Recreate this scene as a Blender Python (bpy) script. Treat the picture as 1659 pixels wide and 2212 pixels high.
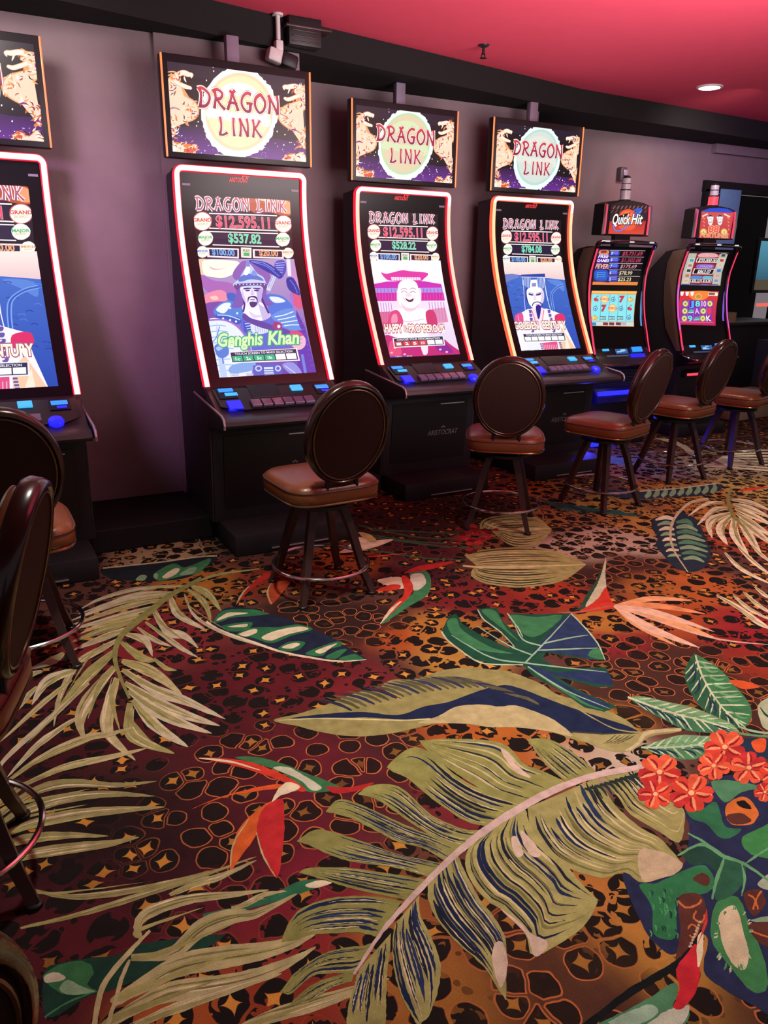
import bpy, bmesh, math, random
from math import sin, cos, pi, radians, sqrt
from mathutils import Vector, Matrix
random.seed(7)
for o in list(bpy.data.objects): bpy.data.objects.remove(o, do_unlink=True)
SC = bpy.context.scene
COL = SC.collection

# ------------------------------------------------------------------ camera
IW, IH, FPX = 1659, 2212, 1662.0
PITCH, ROLL, CAMH, YAW = 0.31057, 0.01448, 1.5223, radians(28.4)
_R = Vector((cos(YAW), -sin(YAW), 0)); _F0 = Vector((sin(YAW), cos(YAW), 0)); _Z = Vector((0, 0, 1))
FWD = _F0*cos(PITCH) - _Z*sin(PITCH)
_D0 = -_F0*sin(PITCH) - _Z*cos(PITCH)
RIGHT = _R*cos(ROLL) - _D0*sin(ROLL)
DOWN = _R*sin(ROLL) + _D0*cos(ROLL)
CAMP = Vector((0, 0, CAMH))
cd = bpy.data.cameras.new('camera'); cam = bpy.data.objects.new('camera', cd); COL.objects.link(cam)
cd.sensor_fit = 'VERTICAL'; cd.sensor_height = 34.6; cd.lens = 34.6*FPX/IH; cd.clip_start = 0.05
M = Matrix((RIGHT, -DOWN, -FWD)).transposed().to_4x4(); M.translation = CAMP
cam.matrix_world = M
SC.camera = cam

def ray(u, v):
    return FWD + RIGHT*((u-829.5)/FPX) + DOWN*((v-1106)/FPX)
def at_z(u, v, z=0.0):
    d = ray(u, v); return CAMP + d*((z-CAMH)/d.z)
def at_y(u, v, y):
    d = ray(u, v); return CAMP + d*(y/d.y)

# ------------------------------------------------------------------ view, world, lights
SC.view_settings.view_transform = 'Standard'; SC.view_settings.look = 'None'
SC.view_settings.exposure = 0.0; SC.view_settings.gamma = 1.0; SC.view_settings.use_curve_mapping = False
W = bpy.data.worlds.new('world'); SC.world = W; W.use_nodes = True
W.node_tree.nodes['Background'].inputs[0].default_value = (1.0, 0.86, 0.92, 1)
W.node_tree.nodes['Background'].inputs[1].default_value = 0.19
SC.cycles.max_bounces = 6; SC.cycles.diffuse_bounces = 3; SC.cycles.glossy_bounces = 3
SC.cycles.sample_clamp_indirect = 4.0
SC.cycles.use_denoising = True

def area(name, loc, target, size, energy, color, spread=180, size_y=None):
    l = bpy.data.lights.new(name, 'AREA'); l.energy = energy; l.color = color; l.size = size
    if size_y: l.shape = 'RECTANGLE'; l.size_y = size_y
    l.spread = radians(spread)
    o = bpy.data.objects.new(name, l); COL.objects.link(o); o.location = loc
    o.rotation_euler = (Vector(target)-Vector(loc)).to_track_quat('-Z', 'Y').to_euler()
    return o
def spot(name, loc, target, energy, color, ang=90, blend=.6, r=.08):
    l = bpy.data.lights.new(name, 'SPOT'); l.energy = energy; l.color = color
    l.spot_size = radians(ang); l.spot_blend = blend; l.shadow_soft_size = r
    o = bpy.data.objects.new(name, l); COL.objects.link(o); o.location = loc
    o.rotation_euler = (Vector(target)-Vector(loc)).to_track_quat('-Z', 'Y').to_euler()
    return o
# ceiling downlights of the room (most are behind or beside the photographer)
WARM = (1.0, .96, .86)
spot('downlight_lamp', (3.0, 1.5, 2.8), (2.6, 1.6, 0), 225, WARM, 92, 1.0, .12)
spot('downlight_lamp', (0.75, 2.5, 2.8), (0.75, 2.5, 0), 190, WARM, 80, 1.0, .12)
spot('downlight_lamp', (1.9, 0.3, 2.8), (1.9, 0.9, 0), 95, WARM, 76, 1.0, .12)
spot('downlight_lamp', (4.9, 2.1, 2.8), (4.9, 2.5, 0), 170, WARM, 90, 1.0, .12)
spot('downlight_lamp', (6.6, 3.2, 2.8), (6.4, 3.4, 0), 80, WARM, 90, 1.0, .12)
spot('downlight_lamp', (0.1, 3.7, 2.8), (0.3, 4.75, 2.4), 85, (1.0, .88, .80), 96, 1.0, .2)
spot('downlight_lamp', (5.6, 4.5, 2.8), (6.0, 5.77, 2.1), 80, (1.0, .80, .74), 100, 1.0, .2)
# added upward fill, floating in the room, that brightens the ceiling
area('ceiling_fill', (3.0, 1.6, 1.9), (3.0, 3.0, 2.9), 2.0, 95, (1.0, .80, .80), 140)
# added unseen spots that wash the wall magenta and violet
spot('wall_tint_fill', (-0.9, 2.2, 2.3), (0.5, 4.75, 1.5), 270, (.86, .42, .90), 46, 1.0, .3)
spot('wall_tint_fill', (6.0, 2.8, 2.6), (6.9, 5.77, 2.5), 75, (.66, .32, 1.0), 60, 1.0, .3)
spot('red_wall_fill', (5.3, 4.2, 2.2), (5.75, 5.77, 2.15), 26, (1.0, .10, .14), 34, .8, .1)  # added unseen red spot that makes the red patch on the wall

# ------------------------------------------------------------------ materials
def lin(c):
    c = c/255.0
    return c/12.92 if c <= 0.04045 else ((c+0.055)/1.055)**2.4
def hx(h):
    h = h.lstrip('#'); return tuple(lin(int(h[i:i+2], 16)) for i in (0, 2, 4))
MATS = {}
def mat(name, col, rough=.5, metal=0.0, spec=.5, var=.12, scale=30, bump=0.0, coat=0.0, sheen=0.0):
    if name in MATS: return MATS[name]
    m = bpy.data.materials.new(name); m.use_nodes = True
    nt = m.node_tree; b = nt.nodes['Principled BSDF']
    c = hx(col) if isinstance(col, str) else col
    tc = nt.nodes.new('ShaderNodeTexCoord'); nz = nt.nodes.new('ShaderNodeTexNoise')
    nz.inputs['Scale'].default_value = scale; nz.inputs['Detail'].default_value = 4
    nt.links.new(tc.outputs['Object'], nz.inputs['Vector'])
    mx = nt.nodes.new('ShaderNodeMix'); mx.data_type = 'RGBA'
    mx.inputs[6].default_value = (*[x*(1-var) for x in c], 1); mx.inputs[7].default_value = (*[min(1, x*(1+var)) for x in c], 1)
    nt.links.new(nz.outputs['Fac'], mx.inputs[0]); nt.links.new(mx.outputs[2], b.inputs['Base Color'])
    b.inputs['Roughness'].default_value = rough; b.inputs['Metallic'].default_value = metal
    b.inputs['Specular IOR Level'].default_value = spec; b.inputs['Coat Weight'].default_value = coat
    b.inputs['Sheen Weight'].default_value = sheen
    if bump:
        bp = nt.nodes.new('ShaderNodeBump'); bp.inputs['Strength'].default_value = bump; bp.inputs['Distance'].default_value = .01
        nt.links.new(nz.outputs['Fac'], bp.inputs['Height']); nt.links.new(bp.outputs[0], b.inputs['Normal'])
    MATS[name] = m; return m
def emit(name, col, strength, base=(.02, .02, .02)):
    if name in MATS: return MATS[name]
    m = bpy.data.materials.new(name); m.use_nodes = True
    b = m.node_tree.nodes['Principled BSDF']
    c = hx(col) if isinstance(col, str) else col
    b.inputs['Base Color'].default_value = (*base, 1); b.inputs['Emission Color'].default_value = (*c, 1)
    b.inputs['Emission Strength'].default_value = strength; b.inputs['Roughness'].default_value = .3
    MATS[name] = m; return m
def screen_mat(name, strength):
    m = bpy.data.materials.new(name); m.use_nodes = True
    nt = m.node_tree; b = nt.nodes['Principled BSDF']
    a = nt.nodes.new('ShaderNodeAttribute'); a.attribute_name = 'Col'
    nt.links.new(a.outputs['Color'], b.inputs['Emission Color'])
    b.inputs['Base Color'].default_value = (.01, .01, .01, 1); b.inputs['Emission Strength'].default_value = strength
    b.inputs['Roughness'].default_value = .35
    return m
M_SCREEN = screen_mat('lit_display_picture', 1.12)
M_DECAL = bpy.data.materials.new('printed_marking'); M_DECAL.use_nodes = True
_a = M_DECAL.node_tree.nodes.new('ShaderNodeAttribute'); _a.attribute_name = 'Col'
M_DECAL.node_tree.links.new(_a.outputs['Color'], M_DECAL.node_tree.nodes['Principled BSDF'].inputs['Base Color'])
M_BLACK = mat('black_satin_plastic', '1e1e22', .42, 0, .35)
M_BODY = mat('black_cabinet_enamel', '26252b', .5, 0, .3)
M_SIDE = mat('grey_cabinet_side', '332e36', .55, 0, .35)
M_GLASS = mat('black_bezel_glass', '121114', .3, 0, .4, 0)
M_DECK = mat('grey_deck_plastic', '403e47', .38, 0, .5)
M_DECKIN = mat('dark_deck_inlay', '1c1c22', .3, 0, .5)
M_SILVER = mat('silver_trim', 'd6d2d8', .42, .8)
M_CHROME = mat('chrome_steel', 'd8d4d2', .14, 1.0, .5, .04)
M_LEATHER = mat('brown_leather', '7a4426', .32, 0, .55, .18, 60, .12)
M_PIPING = mat('dark_brown_piping', '5a3526', .4)
M_SHELL = mat('oxblood_vinyl_back', '34201d', .7, 0, .2, .12, 90, .15)
M_RIM = mat('lacquered_brown_rim', '2c1713', .24, 0, .5, .1, 40, 0, .25)
M_LEG = mat('brown_metal_leg', '46302e', .35, .3)
M_GREYPANEL = mat('taupe_cabinet_panel', '6b5a4c', .6)
M_CEIL = mat('rose_ceiling_paint', 'dc5068', .85, 0, .15, .05, 8)
M_SOFFIT = mat('black_soffit_paint', '222122', .85, 0, .15)
M_BASEB = mat('black_baseboard', '232226', .6, 0, .2)
M_WHITE = mat('white_painted_metal', 'cfc9cc', .5)
M_CARD = mat('tan_cardboard', 'a8916c', .8, 0, .1)

def wall_mat():
    m = mat('taupe_wallcovering', '84747a', .8, 0, .2, .16, 5, .05)
    nt = m.node_tree; b = nt.nodes['Principled BSDF']
    n2 = nt.nodes.new('ShaderNodeTexNoise'); n2.inputs['Scale'].default_value = 45; n2.inputs['Detail'].default_value = 6
    tc = [n for n in nt.nodes if n.type == 'TEX_COORD'][0]
    nt.links.new(tc.outputs['Object'], n2.inputs['Vector'])
    bp = [n for n in nt.nodes if n.type == 'BUMP'][0]
    nt.links.new(n2.outputs['Fac'], bp.inputs['Height']); bp.inputs['Strength'].default_value = .18
    return m
M_WALL = wall_mat()

# ------------------------------------------------------------------ mesh helpers
def link(name, bm, mats, parent=None, smooth=True, angle=35):
    me = bpy.data.meshes.new(name); bm.normal_update(); bm.to_mesh(me); bm.free()
    for m in (mats if isinstance(mats, (list, tuple)) else [mats]): me.materials.append(m)
    o = bpy.data.objects.new(name, me); COL.objects.link(o)
    if smooth:
        for p in me.polygons: p.use_smooth = True
        me.set_sharp_from_angle(angle=radians(angle))
    if parent: o.parent = parent
    return o
def tag(o, label=None, cat=None, group=None, kind=None):
    if label: o['label'] = label
    if cat: o['category'] = cat
    if group: o['group'] = group
    if kind: o['kind'] = kind
    return o
def thing(name, label, cat, loc=(0, 0, 0), rz=0, group=None):
    o = bpy.data.objects.new(name, None); COL.objects.link(o); o.location = loc; o.rotation_euler = (0, 0, rz)
    o.empty_display_size = .1
    return tag(o, label, cat, group)
def box(bm, c, s, bev=0.0, rot=None, mi=0):
    r = bmesh.ops.create_cube(bm, size=1)
    vs = r['verts']
    for v in vs: v.co = Vector((v.co.x*s[0], v.co.y*s[1], v.co.z*s[2]))
    fs = set(f for v in vs for f in v.link_faces)
    if bev:
        es = list(set(e for v in vs for e in v.link_edges))
        rr = bmesh.ops.bevel(bm, geom=es, offset=bev, segments=2, affect='EDGES', profile=.5)
        vs = list(set(v for f in rr['faces'] for v in f.verts)); fs = set(f for v in vs for f in v.link_faces)
        vs = list(set(v for f in fs for v in f.verts))
    for f in fs: f.material_index = mi
    for v in vs:
        if rot: v.co = rot @ v.co
        v.co += Vector(c)
    return vs
def prism(bm, pts, x0, x1, bev=0.0, mi=0):
    """side profile in (y, z) swept from x0 to x1"""
    a = [bm.verts.new((x0, y, z)) for y, z in pts]; b = [bm.verts.new((x1, y, z)) for y, z in pts]
    n = len(pts); fs = []
    f1 = bm.faces.new(a); f2 = bm.faces.new(list(reversed(b))); fs += [f1, f2]
    for i in range(n):
        j = (i+1) % n
        fs.append(bm.faces.new((a[j], a[i], b[i], b[j])))
    for f in fs: f.material_index = mi
    bmesh.ops.recalc_face_normals(bm, faces=fs)
    if bev:
        es = list(f1.edges)+list(f2.edges)
        bmesh.ops.bevel(bm, geom=es, offset=bev, segments=2, affect='EDGES', profile=.5)
def slab(bm, pts, z0, z1, mi=0):
    """plan polygon in (x, y) from z0 to z1"""
    a = [bm.verts.new((x, y, z0)) for x, y in pts]; b = [bm.verts.new((x, y, z1)) for x, y in pts]
    n = len(pts); fs = [bm.faces.new(a), bm.faces.new(list(reversed(b)))]
    for i in range(n):
        j = (i+1) % n; fs.append(bm.faces.new((a[j], a[i], b[i], b[j])))
    for f in fs: f.material_index = mi
    bmesh.ops.recalc_face_normals(bm, faces=fs)
def tube(bm, pts, r, n=10, closed=False, rr=None, square=False, mi=0):
    """round tube along 3D points; rr gives radii per point"""
    P = [Vector(p) for p in pts]; L = len(P); rings = []
    up = None
    for i in range(L):
        if closed: t = (P[(i+1) % L]-P[i-1])
        else: t = P[min(i+1, L-1)]-P[max(i-1, 0)]
        t.normalize()
        if up is None:
            up = Vector((0, 0, 1)) if abs(t.z) < .9 else Vector((1, 0, 0))
        a = t.cross(up)
        if a.length < 1e-6: a = t.orthogonal()
        a.normalize(); b = a.cross(t).normalized(); up = b
        q = rr[i] if rr else r
        rings.append([bm.verts.new(P[i]+(a*cos(2*pi*k/n+(pi/4 if square else 0))+b*sin(2*pi*k/n+(pi/4 if square else 0)))*q) for k in range(n)])
    m = L if closed else L-1
    for i in range(m):
        A, B = rings[i], rings[(i+1) % L]
        for k in range(n):
            f = bm.faces.new((A[k], A[(k+1) % n], B[(k+1) % n], B[k])); f.material_index = mi
    if not closed:
        bm.faces.new(list(reversed(rings[0]))).material_index = mi; bm.faces.new(rings[-1]).material_index = mi
def lathe(bm, prof, n=24, c=(0, 0, 0), mi=0):
    rings = [[bm.verts.new((c[0]+r*cos(2*pi*k/n), c[1]+r*sin(2*pi*k/n), c[2]+z)) for k in range(n)] for r, z in prof]
    for A, B in zip(rings, rings[1:]):
        for k in range(n):
            f = bm.faces.new((A[k], A[(k+1) % n], B[(k+1) % n], B[k])); f.material_index = mi
    bm.faces.new(list(reversed(rings[0]))).material_index = mi; bm.faces.new(rings[-1]).material_index = mi
def NB(): return bmesh.new()

def crom(pts, n=6, closed=False):
    L = len(pts); out = []
    if L < 3: return list(pts)
    for i in range(L if closed else L-1):
        g = lambda k: pts[k % L] if closed else pts[max(0, min(L-1, k))]
        p0, p1, p2, p3 = g(i-1), g(i), g(i+1), g(i+2)
        for k in range(n):
            t = k/n
            out.append(tuple(.5*((2*p1[a])+(-p0[a]+p2[a])*t+(2*p0[a]-5*p1[a]+4*p2[a]-p3[a])*t*t+(-p0[a]+3*p1[a]-3*p2[a]+p3[a])*t**3) for a in range(2)))
    if not closed: out.append(tuple(pts[-1]))
    return out
def resample(pts, n):
    d = [0]
    for a, b in zip(pts, pts[1:]): d.append(d[-1]+math.hypot(b[0]-a[0], b[1]-a[1]))
    out = []; j = 0
    for k in range(n):
        t = d[-1]*k/(n-1)
        while j < len(d)-2 and d[j+1] < t: j += 1
        s = (t-d[j])/max(1e-9, d[j+1]-d[j]); s = min(max(s, 0), 1)
        out.append((pts[j][0]+(pts[j+1][0]-pts[j][0])*s, pts[j][1]+(pts[j+1][1]-pts[j][1])*s))
    return out
def ribbon2(pts, w, n=6, taper=(0.15, 1, 0.05)):
    c = crom(pts, n) if len(pts) > 2 else list(pts)
    if len(c) < 8: c = resample(c, 8)
    L = len(c); A = []; B = []
    for i in range(L):
        a = c[max(i-1, 0)]; b = c[min(i+1, L-1)]
        dx, dy = b[0]-a[0], b[1]-a[1]; l = math.hypot(dx, dy) or 1
        t = i/(L-1)
        k = taper[0]+(taper[1]-taper[0])*min(1, t/.4) if t < .4 else taper[1]+(taper[2]-taper[1])*((t-.4)/.6)**1.6
        h = w*.5*k
        A.append((c[i][0]-dy/l*h, c[i][1]+dx/l*h)); B.append((c[i][0]+dy/l*h, c[i][1]-dx/l*h))
    return A+B[::-1]

class Layers:
    """stacking order of thin inlaid shapes: each goes just over what it overlaps"""
    def __init__(s, cell): s.c = cell; s.g = {}
    def put(s, pts):
        c = s.c
        xs = [p[0] for p in pts]; ys = [p[1] for p in pts]
        i0, i1 = int(math.floor(min(xs)/c)), int(math.floor(max(xs)/c)); j0, j1 = int(math.floor(min(ys)/c)), int(math.floor(max(ys)/c))
        # cells near the outline or inside it
        cells = []
        n = len(pts)
        for i in range(i0, i1+1):
            for j in range(j0, j1+1):
                x, y = (i+.5)*c, (j+.5)*c; inside = False; near = False
                for k in range(n):
                    ax, ay = pts[k]; bx, by = pts[(k+1) % n]
                    if (ay > y) != (by > y) and x < (bx-ax)*(y-ay)/(by-ay)+ax: inside = not inside
                    if not near:
                        dx, dy = bx-ax, by-ay; l = dx*dx+dy*dy; t = 0 if l == 0 else min(1, max(0, ((x-ax)*dx+(y-ay)*dy)/l))
                        if (ax+dx*t-x)**2+(ay+dy*t-y)**2 < c*c*.6: near = True
                if inside or near: cells.append((i, j))
        L = 1+max([s.g.get(k, 0) for k in cells] or [0])
        for k in cells: s.g[k] = L
        return L

# ------------------------------------------------------------------ the room
CZ, SZ = 2.85, 2.69
def struct(name, bm, m, **k):
    o = link(name, bm, m, smooth=False); o['kind'] = 'structure'; return o
bm = NB(); slab(bm, [(-4.2, 4.75), (1.95, 4.75), (1.95, 5.05), (-4.2, 5.05)], 0, CZ); struct('wall_left', bm, M_WALL)
bm = NB(); slab(bm, [(1.95, 5.37), (4.24, 5.37), (4.24, 5.6), (1.95, 5.6)], 0, CZ)
slab(bm, [(1.95, 5.05), (2.05, 5.05), (2.05, 5.37), (1.95, 5.37)], 0, CZ); struct('wall_back', bm, M_WALL)
DX0, DX1, DH = 6.72, 9.2, 2.28
bm = NB(); slab(bm, [(4.24, 5.77), (DX0, 5.77), (DX0, 5.95), (4.24, 5.95)], 0, CZ)
slab(bm, [(DX0, 5.77), (DX1, 5.77), (DX1, 5.95), (DX0, 5.95)], DH, CZ)
slab(bm, [(4.24, 5.6), (4.34, 5.6), (4.34, 5.77), (4.24, 5.77)], 0, CZ)
slab(bm, [(DX1, 5.77), (11, 5.77), (11, 5.95), (DX1, 5.95)], 0, CZ); struct('wall_right', bm, M_WALL)
# pilaster panel behind the second machine
bm = NB(); box(bm, (1.53, 4.738, 1.41), (.84, .03, 2.56), .004); struct('trim_1', bm, M_WALL)
# door casing
bm = NB(); box(bm, ((DX0+DX1)/2, 5.75, DH+.03), (DX1-DX0+.16, .05, .10)); box(bm, (DX0-.02, 5.75, DH/2), (.10, .05, DH)); struct('trim_2', bm, M_SOFFIT)
# upper band on the wall over the doorway
bm = NB(); box(bm, (8.9, 5.74, 2.655), (4.4, .06, .09)); struct('trim_3', bm, M_WALL)
# ceiling and soffit
bm = NB(); slab(bm, [(-4.2, -3.5), (11, -3.5), (11, 9), (-4.2, 9)], CZ, CZ+.1); struct('ceiling', bm, M_CEIL)
bm = NB(); front = [(-4.2, 3.36), (1.4, 4.60), (4.5, 5.20), (7.0, 5.36), (11, 5.5)]
slab(bm, front+[(11, 5.9), (-4.2, 5.9)], SZ, CZ-.001); struct('trim_4', bm, M_SOFFIT)
# baseboards
bm = NB(); slab(bm, [(-4.2, 4.735), (1.95, 4.735), (1.95, 4.75), (-4.2, 4.75)], 0, .135); struct('baseboard_left', bm, M_BASEB)
bm = NB(); slab(bm, [(2.05, 5.355), (4.24, 5.355), (4.24, 5.37), (2.05, 5.37)], 0, .135); struct('baseboard_back', bm, M_BASEB)
bm = NB(); slab(bm, [(4.34, 5.755), (DX0-.07, 5.755), (DX0-.07, 5.77), (4.34, 5.77)], 0, .135); struct('baseboard_right', bm, M_BASEB)
bm = NB(); box(bm, (.80, 4.46, .066), (.70, .55, .13), .006); box(bm, (2.16, 4.80, .066), (.55, .5, .13), .006); struct('trim_5', bm, M_BASEB)
# room beyond the doorway
bm = NB(); slab(bm, [(5.5, 10.5), (14, 10.5), (14, 10.6), (5.5, 10.6)], 0, CZ); slab(bm, [(5.4, 5.95), (5.5, 5.95), (5.5, 10.6), (5.4, 10.6)], 0, CZ)
struct('wall_far', bm, M_SOFFIT)

# ------------------------------------------------------------------ carpet
def ground_mat():
    m = bpy.data.materials.new('leopard_carpet_ground'); m.use_nodes = True
    nt = m.node_tree; N = nt.nodes; Lk = nt.links.new; b = N['Principled BSDF']
    b.inputs['Roughness'].default_value = .95; b.inputs['Specular IOR Level'].default_value = .1; b.inputs['Sheen Weight'].default_value = .0
    tc = N.new('ShaderNodeTexCoord'); col = N.new('ShaderNodeAttribute'); col.attribute_name = 'Col'
    sty = N.new('ShaderNodeAttribute'); sty.attribute_name = 'Style'
    sep = N.new('ShaderNodeSeparateColor'); Lk(sty.outputs['Color'], sep.inputs[0])
    def math_(op, a, b_=None, c=None, clamp=False):
        n = N.new('ShaderNodeMath'); n.operation = op; n.use_clamp = clamp
        for i, x in enumerate((a, b_, c)):
            if x is None: continue
            if isinstance(x, (int, float)): n.inputs[i].default_value = x
            else: Lk(x, n.inputs[i])
        return n.outputs[0]
    def mix(f, a, b_):
        n = N.new('ShaderNodeMix'); n.data_type = 'RGBA'
        Lk(f, n.inputs[0])
        for i, x in ((6, a), (7, b_)):
            if isinstance(x, tuple): n.inputs[i].default_value = (*x, 1)
            else: Lk(x, n.inputs[i])
        return n.outputs[2]
    def sstep(x, e0, e1):
        n = N.new('ShaderNodeMapRange'); n.interpolation_type = 'SMOOTHSTEP'; Lk(x, n.inputs[0])
        n.inputs[1].default_value = e0; n.inputs[2].default_value = e1; return n.outputs[0]
    # warp
    nz = N.new('ShaderNodeTexNoise'); nz.inputs['Scale'].default_value = 9; nz.inputs['Detail'].default_value = 2; Lk(tc.outputs['Object'], nz.inputs['Vector'])
    va = N.new('ShaderNodeVectorMath'); va.operation = 'MULTIPLY_ADD'; Lk(nz.outputs['Color'], va.inputs[0]); va.inputs[1].default_value = (.045, .045, 0); Lk(tc.outputs['Object'], va.inputs[2])
    vs = N.new('ShaderNodeVectorMath'); vs.operation = 'MULTIPLY'; Lk(va.outputs[0], vs.inputs[0]); vs.inputs[1].default_value = (10.6, 10.6, 0)
    vo = N.new('ShaderNodeTexVoronoi'); vo.voronoi_dimensions = '2D'; vo.inputs['Scale'].default_value = 1; vo.inputs['Randomness'].default_value = .85
    Lk(vs.outputs[0], vo.inputs['Vector'])
    ve = N.new('ShaderNodeTexVoronoi'); ve.voronoi_dimensions = '2D'; ve.feature = 'DISTANCE_TO_EDGE'; ve.inputs['Scale'].default_value = 1; ve.inputs['Randomness'].default_value = .85
    Lk(vs.outputs[0], ve.inputs['Vector'])
    rnd = N.new('ShaderNodeSeparateColor'); Lk(vo.outputs['Color'], rnd.inputs[0])
    # blob field: rounded cell (larger = further inside)
    edge = ve.outputs['Distance']
    inner = math_('SUBTRACT', math_('MULTIPLY_ADD', rnd.outputs[0], .16, .36), vo.outputs['Distance'])
    blob = math_('MINIMUM', inner, math_('SUBTRACT', edge, .045))
    # star in the middle of a blob
    df = N.new('ShaderNodeVectorMath'); df.operation = 'SUBTRACT'; Lk(vs.outputs[0], df.inputs[0]); Lk(vo.outputs['Position'], df.inputs[1])
    rot = N.new('ShaderNodeVectorRotate'); rot.rotation_type = 'Z_AXIS'; Lk(df.outputs[0], rot.inputs['Vector']); Lk(math_('MULTIPLY', rnd.outputs[1], 6.28), rot.inputs['Angle'])
    sx = N.new('ShaderNodeSeparateXYZ'); Lk(rot.outputs[0], sx.inputs[0])
    st = math_('ADD', math_('POWER', math_('ABSOLUTE', sx.outputs[0]), .6), math_('POWER', math_('ABSOLUTE', sx.outputs[1]), .6))
    star = math_('MULTIPLY', math_('SUBTRACT', 1, sstep(st, .44, .50)), math_('GREATER_THAN', rnd.outputs[2], .5))
    star = math_('MULTIPLY', star, sep.outputs[1])
    # small specks between
    v2 = N.new('ShaderNodeTexVoronoi'); v2.voronoi_dimensions = '2D'; v2.inputs['Scale'].default_value = 2.3; Lk(vs.outputs[0], v2.inputs['Vector'])
    r2 = N.new('ShaderNodeSeparateColor'); Lk(v2.outputs['Color'], r2.inputs[0])
    speck = math_('MULTIPLY', math_('LESS_THAN', v2.outputs['Distance'], math_('MULTIPLY_ADD', r2.outputs[1], .12, .16)), math_('GREATER_THAN', r2.outputs[0], .62))
    speck = math_('MULTIPLY', speck, math_('LESS_THAN', blob, -.03))
    # broken rosette: notch noise
    n3 = N.new('ShaderNodeTexNoise'); n3.inputs['Scale'].default_value = 1.9; n3.inputs['Detail'].default_value = 2; Lk(vs.outputs[0], n3.inputs['Vector'])
    notch = math_('MULTIPLY', math_('GREATER_THAN', n3.outputs['Fac'], .56), math_('SUBTRACT', 1, sep.outputs[0]))
    dark = math_('MULTIPLY', math_('GREATER_THAN', blob, 0), math_('SUBTRACT', 1, math_('MULTIPLY', notch, math_('LESS_THAN', blob, .17))))
    dark = math_('MAXIMUM', dark, math_('MULTIPLY', speck, math_('SUBTRACT', 1, sep.outputs[0])))
    ring = math_('MULTIPLY', math_('LESS_THAN', math_('ABSOLUTE', blob), .021), sep.outputs[0])
    # fibre noise
    fn = N.new('ShaderNodeTexNoise'); fn.inputs['Scale'].default_value = 260; fn.inputs['Detail'].default_value = 2; Lk(tc.outputs['Object'], fn.inputs['Vector'])
    fl = N.new('ShaderNodeTexNoise'); fl.inputs['Scale'].default_value = 14; fl.inputs['Detail'].default_value = 5; Lk(tc.outputs['Object'], fl.inputs['Vector'])
    c = mix(math_('MULTIPLY', dark, sep.outputs[2]), col.outputs['Color'], hx('1c1716'))
    c = mix(math_('MULTIPLY', star, math_('GREATER_THAN', blob, .03)), c, hx('c98a3c'))
    c = mix(ring, c, hx('b8683c'))
    k = math_('MULTIPLY', math_('MULTIPLY_ADD', fn.outputs['Fac'], .5, .75), math_('MULTIPLY_ADD', fl.outputs['Fac'], .5, .75))
    n = N.new('ShaderNodeMix'); n.data_type = 'RGBA'; n.blend_type = 'MULTIPLY'; n.inputs[0].default_value = 1; Lk(c, n.inputs[6]); Lk(k, n.inputs[7])
    Lk(n.outputs[2], b.inputs['Base Color'])
    bp = N.new('ShaderNodeBump'); bp.inputs['Strength'].default_value = .35; bp.inputs['Distance'].default_value = .004; Lk(fn.outputs['Fac'], bp.inputs['Height']); Lk(bp.outputs[0], b.inputs['Normal'])
    return m
def motif_mat():
    m = bpy.data.materials.new('botanical_carpet_motif'); m.use_nodes = True
    nt = m.node_tree; N = nt.nodes; Lk = nt.links.new; b = N['Principled BSDF']
    b.inputs['Roughness'].default_value = .95; b.inputs['Specular IOR Level'].default_value = .1
    tc = N.new('ShaderNodeTexCoord'); a = N.new('ShaderNodeAttribute'); a.attribute_name = 'Col'
    fn = N.new('ShaderNodeTexNoise'); fn.inputs['Scale'].default_value = 260; fn.inputs['Detail'].default_value = 2; Lk(tc.outputs['Object'], fn.inputs['Vector'])
    fl = N.new('ShaderNodeTexNoise'); fl.inputs['Scale'].default_value = 22; fl.inputs['Detail'].default_value = 6; Lk(tc.outputs['Object'], fl.inputs['Vector'])
    def ma(x, s, o):
        n = N.new('ShaderNodeMath'); n.operation = 'MULTIPLY_ADD'; Lk(x, n.inputs[0]); n.inputs[1].default_value = s; n.inputs[2].default_value = o; return n.outputs[0]
    mu = N.new('ShaderNodeMath'); mu.operation = 'MULTIPLY'; Lk(ma(fn.outputs['Fac'], .5, .75), mu.inputs[0]); Lk(ma(fl.outputs['Fac'], 1.0, .5), mu.inputs[1])
    n = N.new('ShaderNodeMix'); n.data_type = 'RGBA'; n.blend_type = 'MULTIPLY'; n.inputs[0].default_value = 1; Lk(a.outputs['Color'], n.inputs[6]); Lk(mu.outputs[0], n.inputs[7])
    Lk(n.outputs[2], b.inputs['Base Color'])
    bp = N.new('ShaderNodeBump'); bp.inputs['Strength'].default_value = .35; bp.inputs['Distance'].default_value = .004; Lk(fn.outputs['Fac'], bp.inputs['Height']); Lk(bp.outputs[0], b.inputs['Normal'])
    return m

FB = NB(); FC = FB.loops.layers.float_color.new('Col'); FS = FB.loops.layers.float_color.new('Style')
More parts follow.
